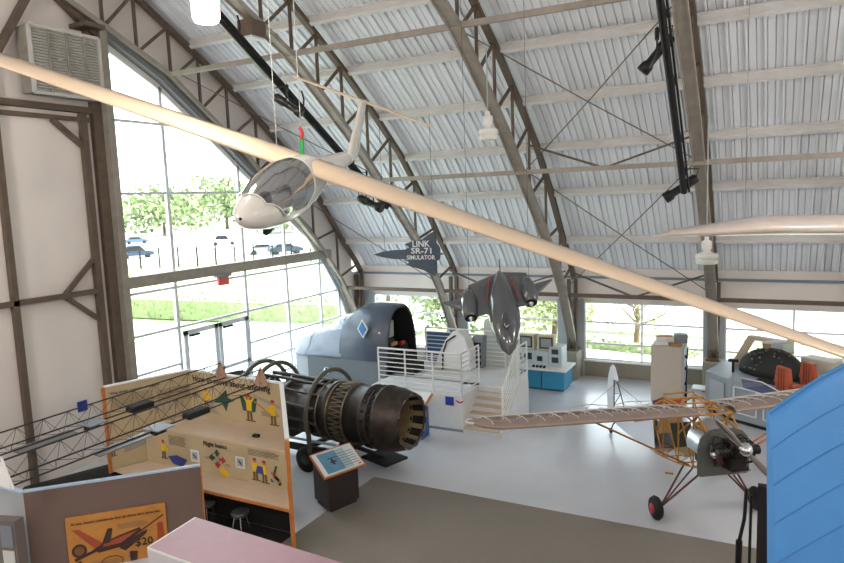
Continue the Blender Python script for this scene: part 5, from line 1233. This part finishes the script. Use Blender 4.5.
p.poly([(X(.34), Z(.46)), (X(.52), Z(.48)), (X(.70), Z(.64)), (X(.5), Z(.57)), (X(.36), Z(.52))], RDO, .007)
p.poly([(X(.33), Z(.5)), (X(.40), Z(.74)), (X(.45), Z(.74)), (X(.42), Z(.52))], DKB, .008)
p.stroke(X(.06), Z(.32), X(.28), Z(.43), .03*W_, DKB, .008).stroke(X(.52), Z(.44), X(.97), Z(.82), .014*W_, DKB, .008)
p.poly([(X(.50), Z(.40)), (X(.56), Z(.34)), (X(.78), Z(.56)), (X(.8), Z(.62)), (X(.74), Z(.6))], DKB, .009)
p.disc(X(.11), Z(.46), .075*W_, DKB, .006).disc(X(.11), Z(.46), .05*W_, mat('print_brown_mid', (120, 76, 44), .7), .008)
p.disc(X(.93), Z(.66), .035*W_, RDO).poly([(X(.88), Z(.3)), (X(.98), Z(.3)), (X(.96), Z(.64)), (X(.9), Z(.64))], RDO, .005)
p.text('$20', X(.66), Z(.38), .2, INK, 'price_lettering')
p.lines(X(.5), Z(.78), X(.3), 4).lines(X(.2), Z(.24), X(.3), 5).lines(X(.58), Z(.3), X(.1), 4)
for q in range(14):
    a = 2*PI*q/14; a2 = 2*PI*(q+1)/14; p.stroke(X(.42+.11*math.cos(a)), Z(.2+.09*math.sin(a)), X(.42+.11*math.cos(a2)), Z(.2+.09*math.sin(a2)), .012, INK)
p.poly([(X(.06), Z(.1)), (X(.12), Z(.1)), (X(.12), Z(.3)), (X(.06), Z(.28))], INK).poly([(X(.6), Z(.05)), (X(.66), Z(.05)), (X(.68), Z(.3)), (X(.6), Z(.32))], DKB)
p.m.build('printed_picture', parent=t)
ex = ex_backup
# pale framed case at far left
c = QA+qn*.35-qd*.15; t = thing('wall_case', (c.x-.5, c.y-.2, 0), 'pale framed upright case at the bottom left edge, beside the partition', 'case')
a_ = onZ(-14, 520, 1.25); b_2 = onZ(14, 522, 1.25); a_.z = b_2.z = 0
dd_ = (b_2-a_).normalized(); nn_ = V((dd_.y, -dd_.x, 0)); nn_ = nn_ if nn_.y < 0 else -nn_
MB().prism([a_, b_2, b_2+up3*1.25, a_+up3*1.25], -nn_*.2, mat('case_brown_grey', (112, 104, 98), .7)).build('case_body', parent=t)
m = MB(); L_ = (b_2-a_).length
m.prism([a_+nn_*.01+dd_*L_*.5+up3*1.18, b_2+nn_*.01-dd_*.05+up3*1.18, b_2+nn_*.01-dd_*.05+up3*.8, a_+nn_*.01+dd_*L_*.5+up3*.8], nn_*.01, GREY).prism([a_+nn_*.01+dd_*L_*.5+up3*.74, b_2+nn_*.01-dd_*.05+up3*.74, b_2+nn_*.01-dd_*.05+up3*.1, a_+nn_*.01+dd_*L_*.5+up3*.1], nn_*.01, mat('case_panel_white', (200, 200, 196), .5)).build('panels', parent=t)
# pink topped box
zb_ = 2.0
k1, k2, k3 = onZ(147, 547, zb_), onZ(195, 517, zb_), onZ(352, 566, zb_)
k4 = k1+(k3-k2)
PK = mat('pink_laminate', (168, 134, 143), .45, var=.03)
t = thing('pink_topped_counter', ((k2.x+k4.x)/2, (k2.y+k4.y)/2, 0), 'tall white edged counter with a dusty pink top at the bottom of the view', 'counter')
MB().prism([V((p_.x, p_.y, 0)) for p_ in (k1, k2, k3, k4)], (0, 0, zb_-.03), mat('counter_white_side', (200, 196, 200), .5)).build('counter_body', parent=t)
MB().prism([p_-up3*.03 for p_ in (k1, k2, k3, k4)], (0, 0, .03), WHITE).build('white_rim', parent=t)
cen = (k1+k2+k3+k4)/4
MB().prism([cen+(p_-cen)*.975+up3*.001 for p_ in (k1, k2, k3, k4)], (0, 0, .006), PK).build('pink_top', parent=t)
# ================================================================ LIGHT
wd = bpy.data.worlds.new('world'); bpy.context.scene.world = wd; wd.use_nodes = True
bg = wd.node_tree.nodes['Background']; bg.inputs[0].default_value = (.88, .94, 1, 1); bg.inputs[1].default_value = 3.6
s = bpy.data.lights.new('sun', 'SUN'); s.energy = 9; s.angle = .02; s.color = (1, .96, .9)
so = bpy.data.objects.new('sun', s); COL.objects.link(so); so.rotation_euler = V((-.75, -.35, -1)).to_track_quat('-Z', 'Y').to_euler()
# unseen point lights without fixtures, added to brighten the hall
for x, y, z, e in ((-9, -2, 9, 420), (-1, -3, 9, 420), (6, 2, 9, 380), (6, 13, 7.5, 380), (-12.5, 4, 8, 220)):
    L = bpy.data.lights.new('fill_light', 'POINT'); L.energy = e; L.color = (1, .95, .9); L.shadow_soft_size = .5
    o = bpy.data.objects.new('fill_light', L); COL.objects.link(o); o.location = (x, y, z)
vs = bpy.context.scene.view_settings; vs.view_transform = 'Standard'; vs.look = 'None'; vs.exposure = .85; vs.gamma = 1; vs.use_curve_mapping = False
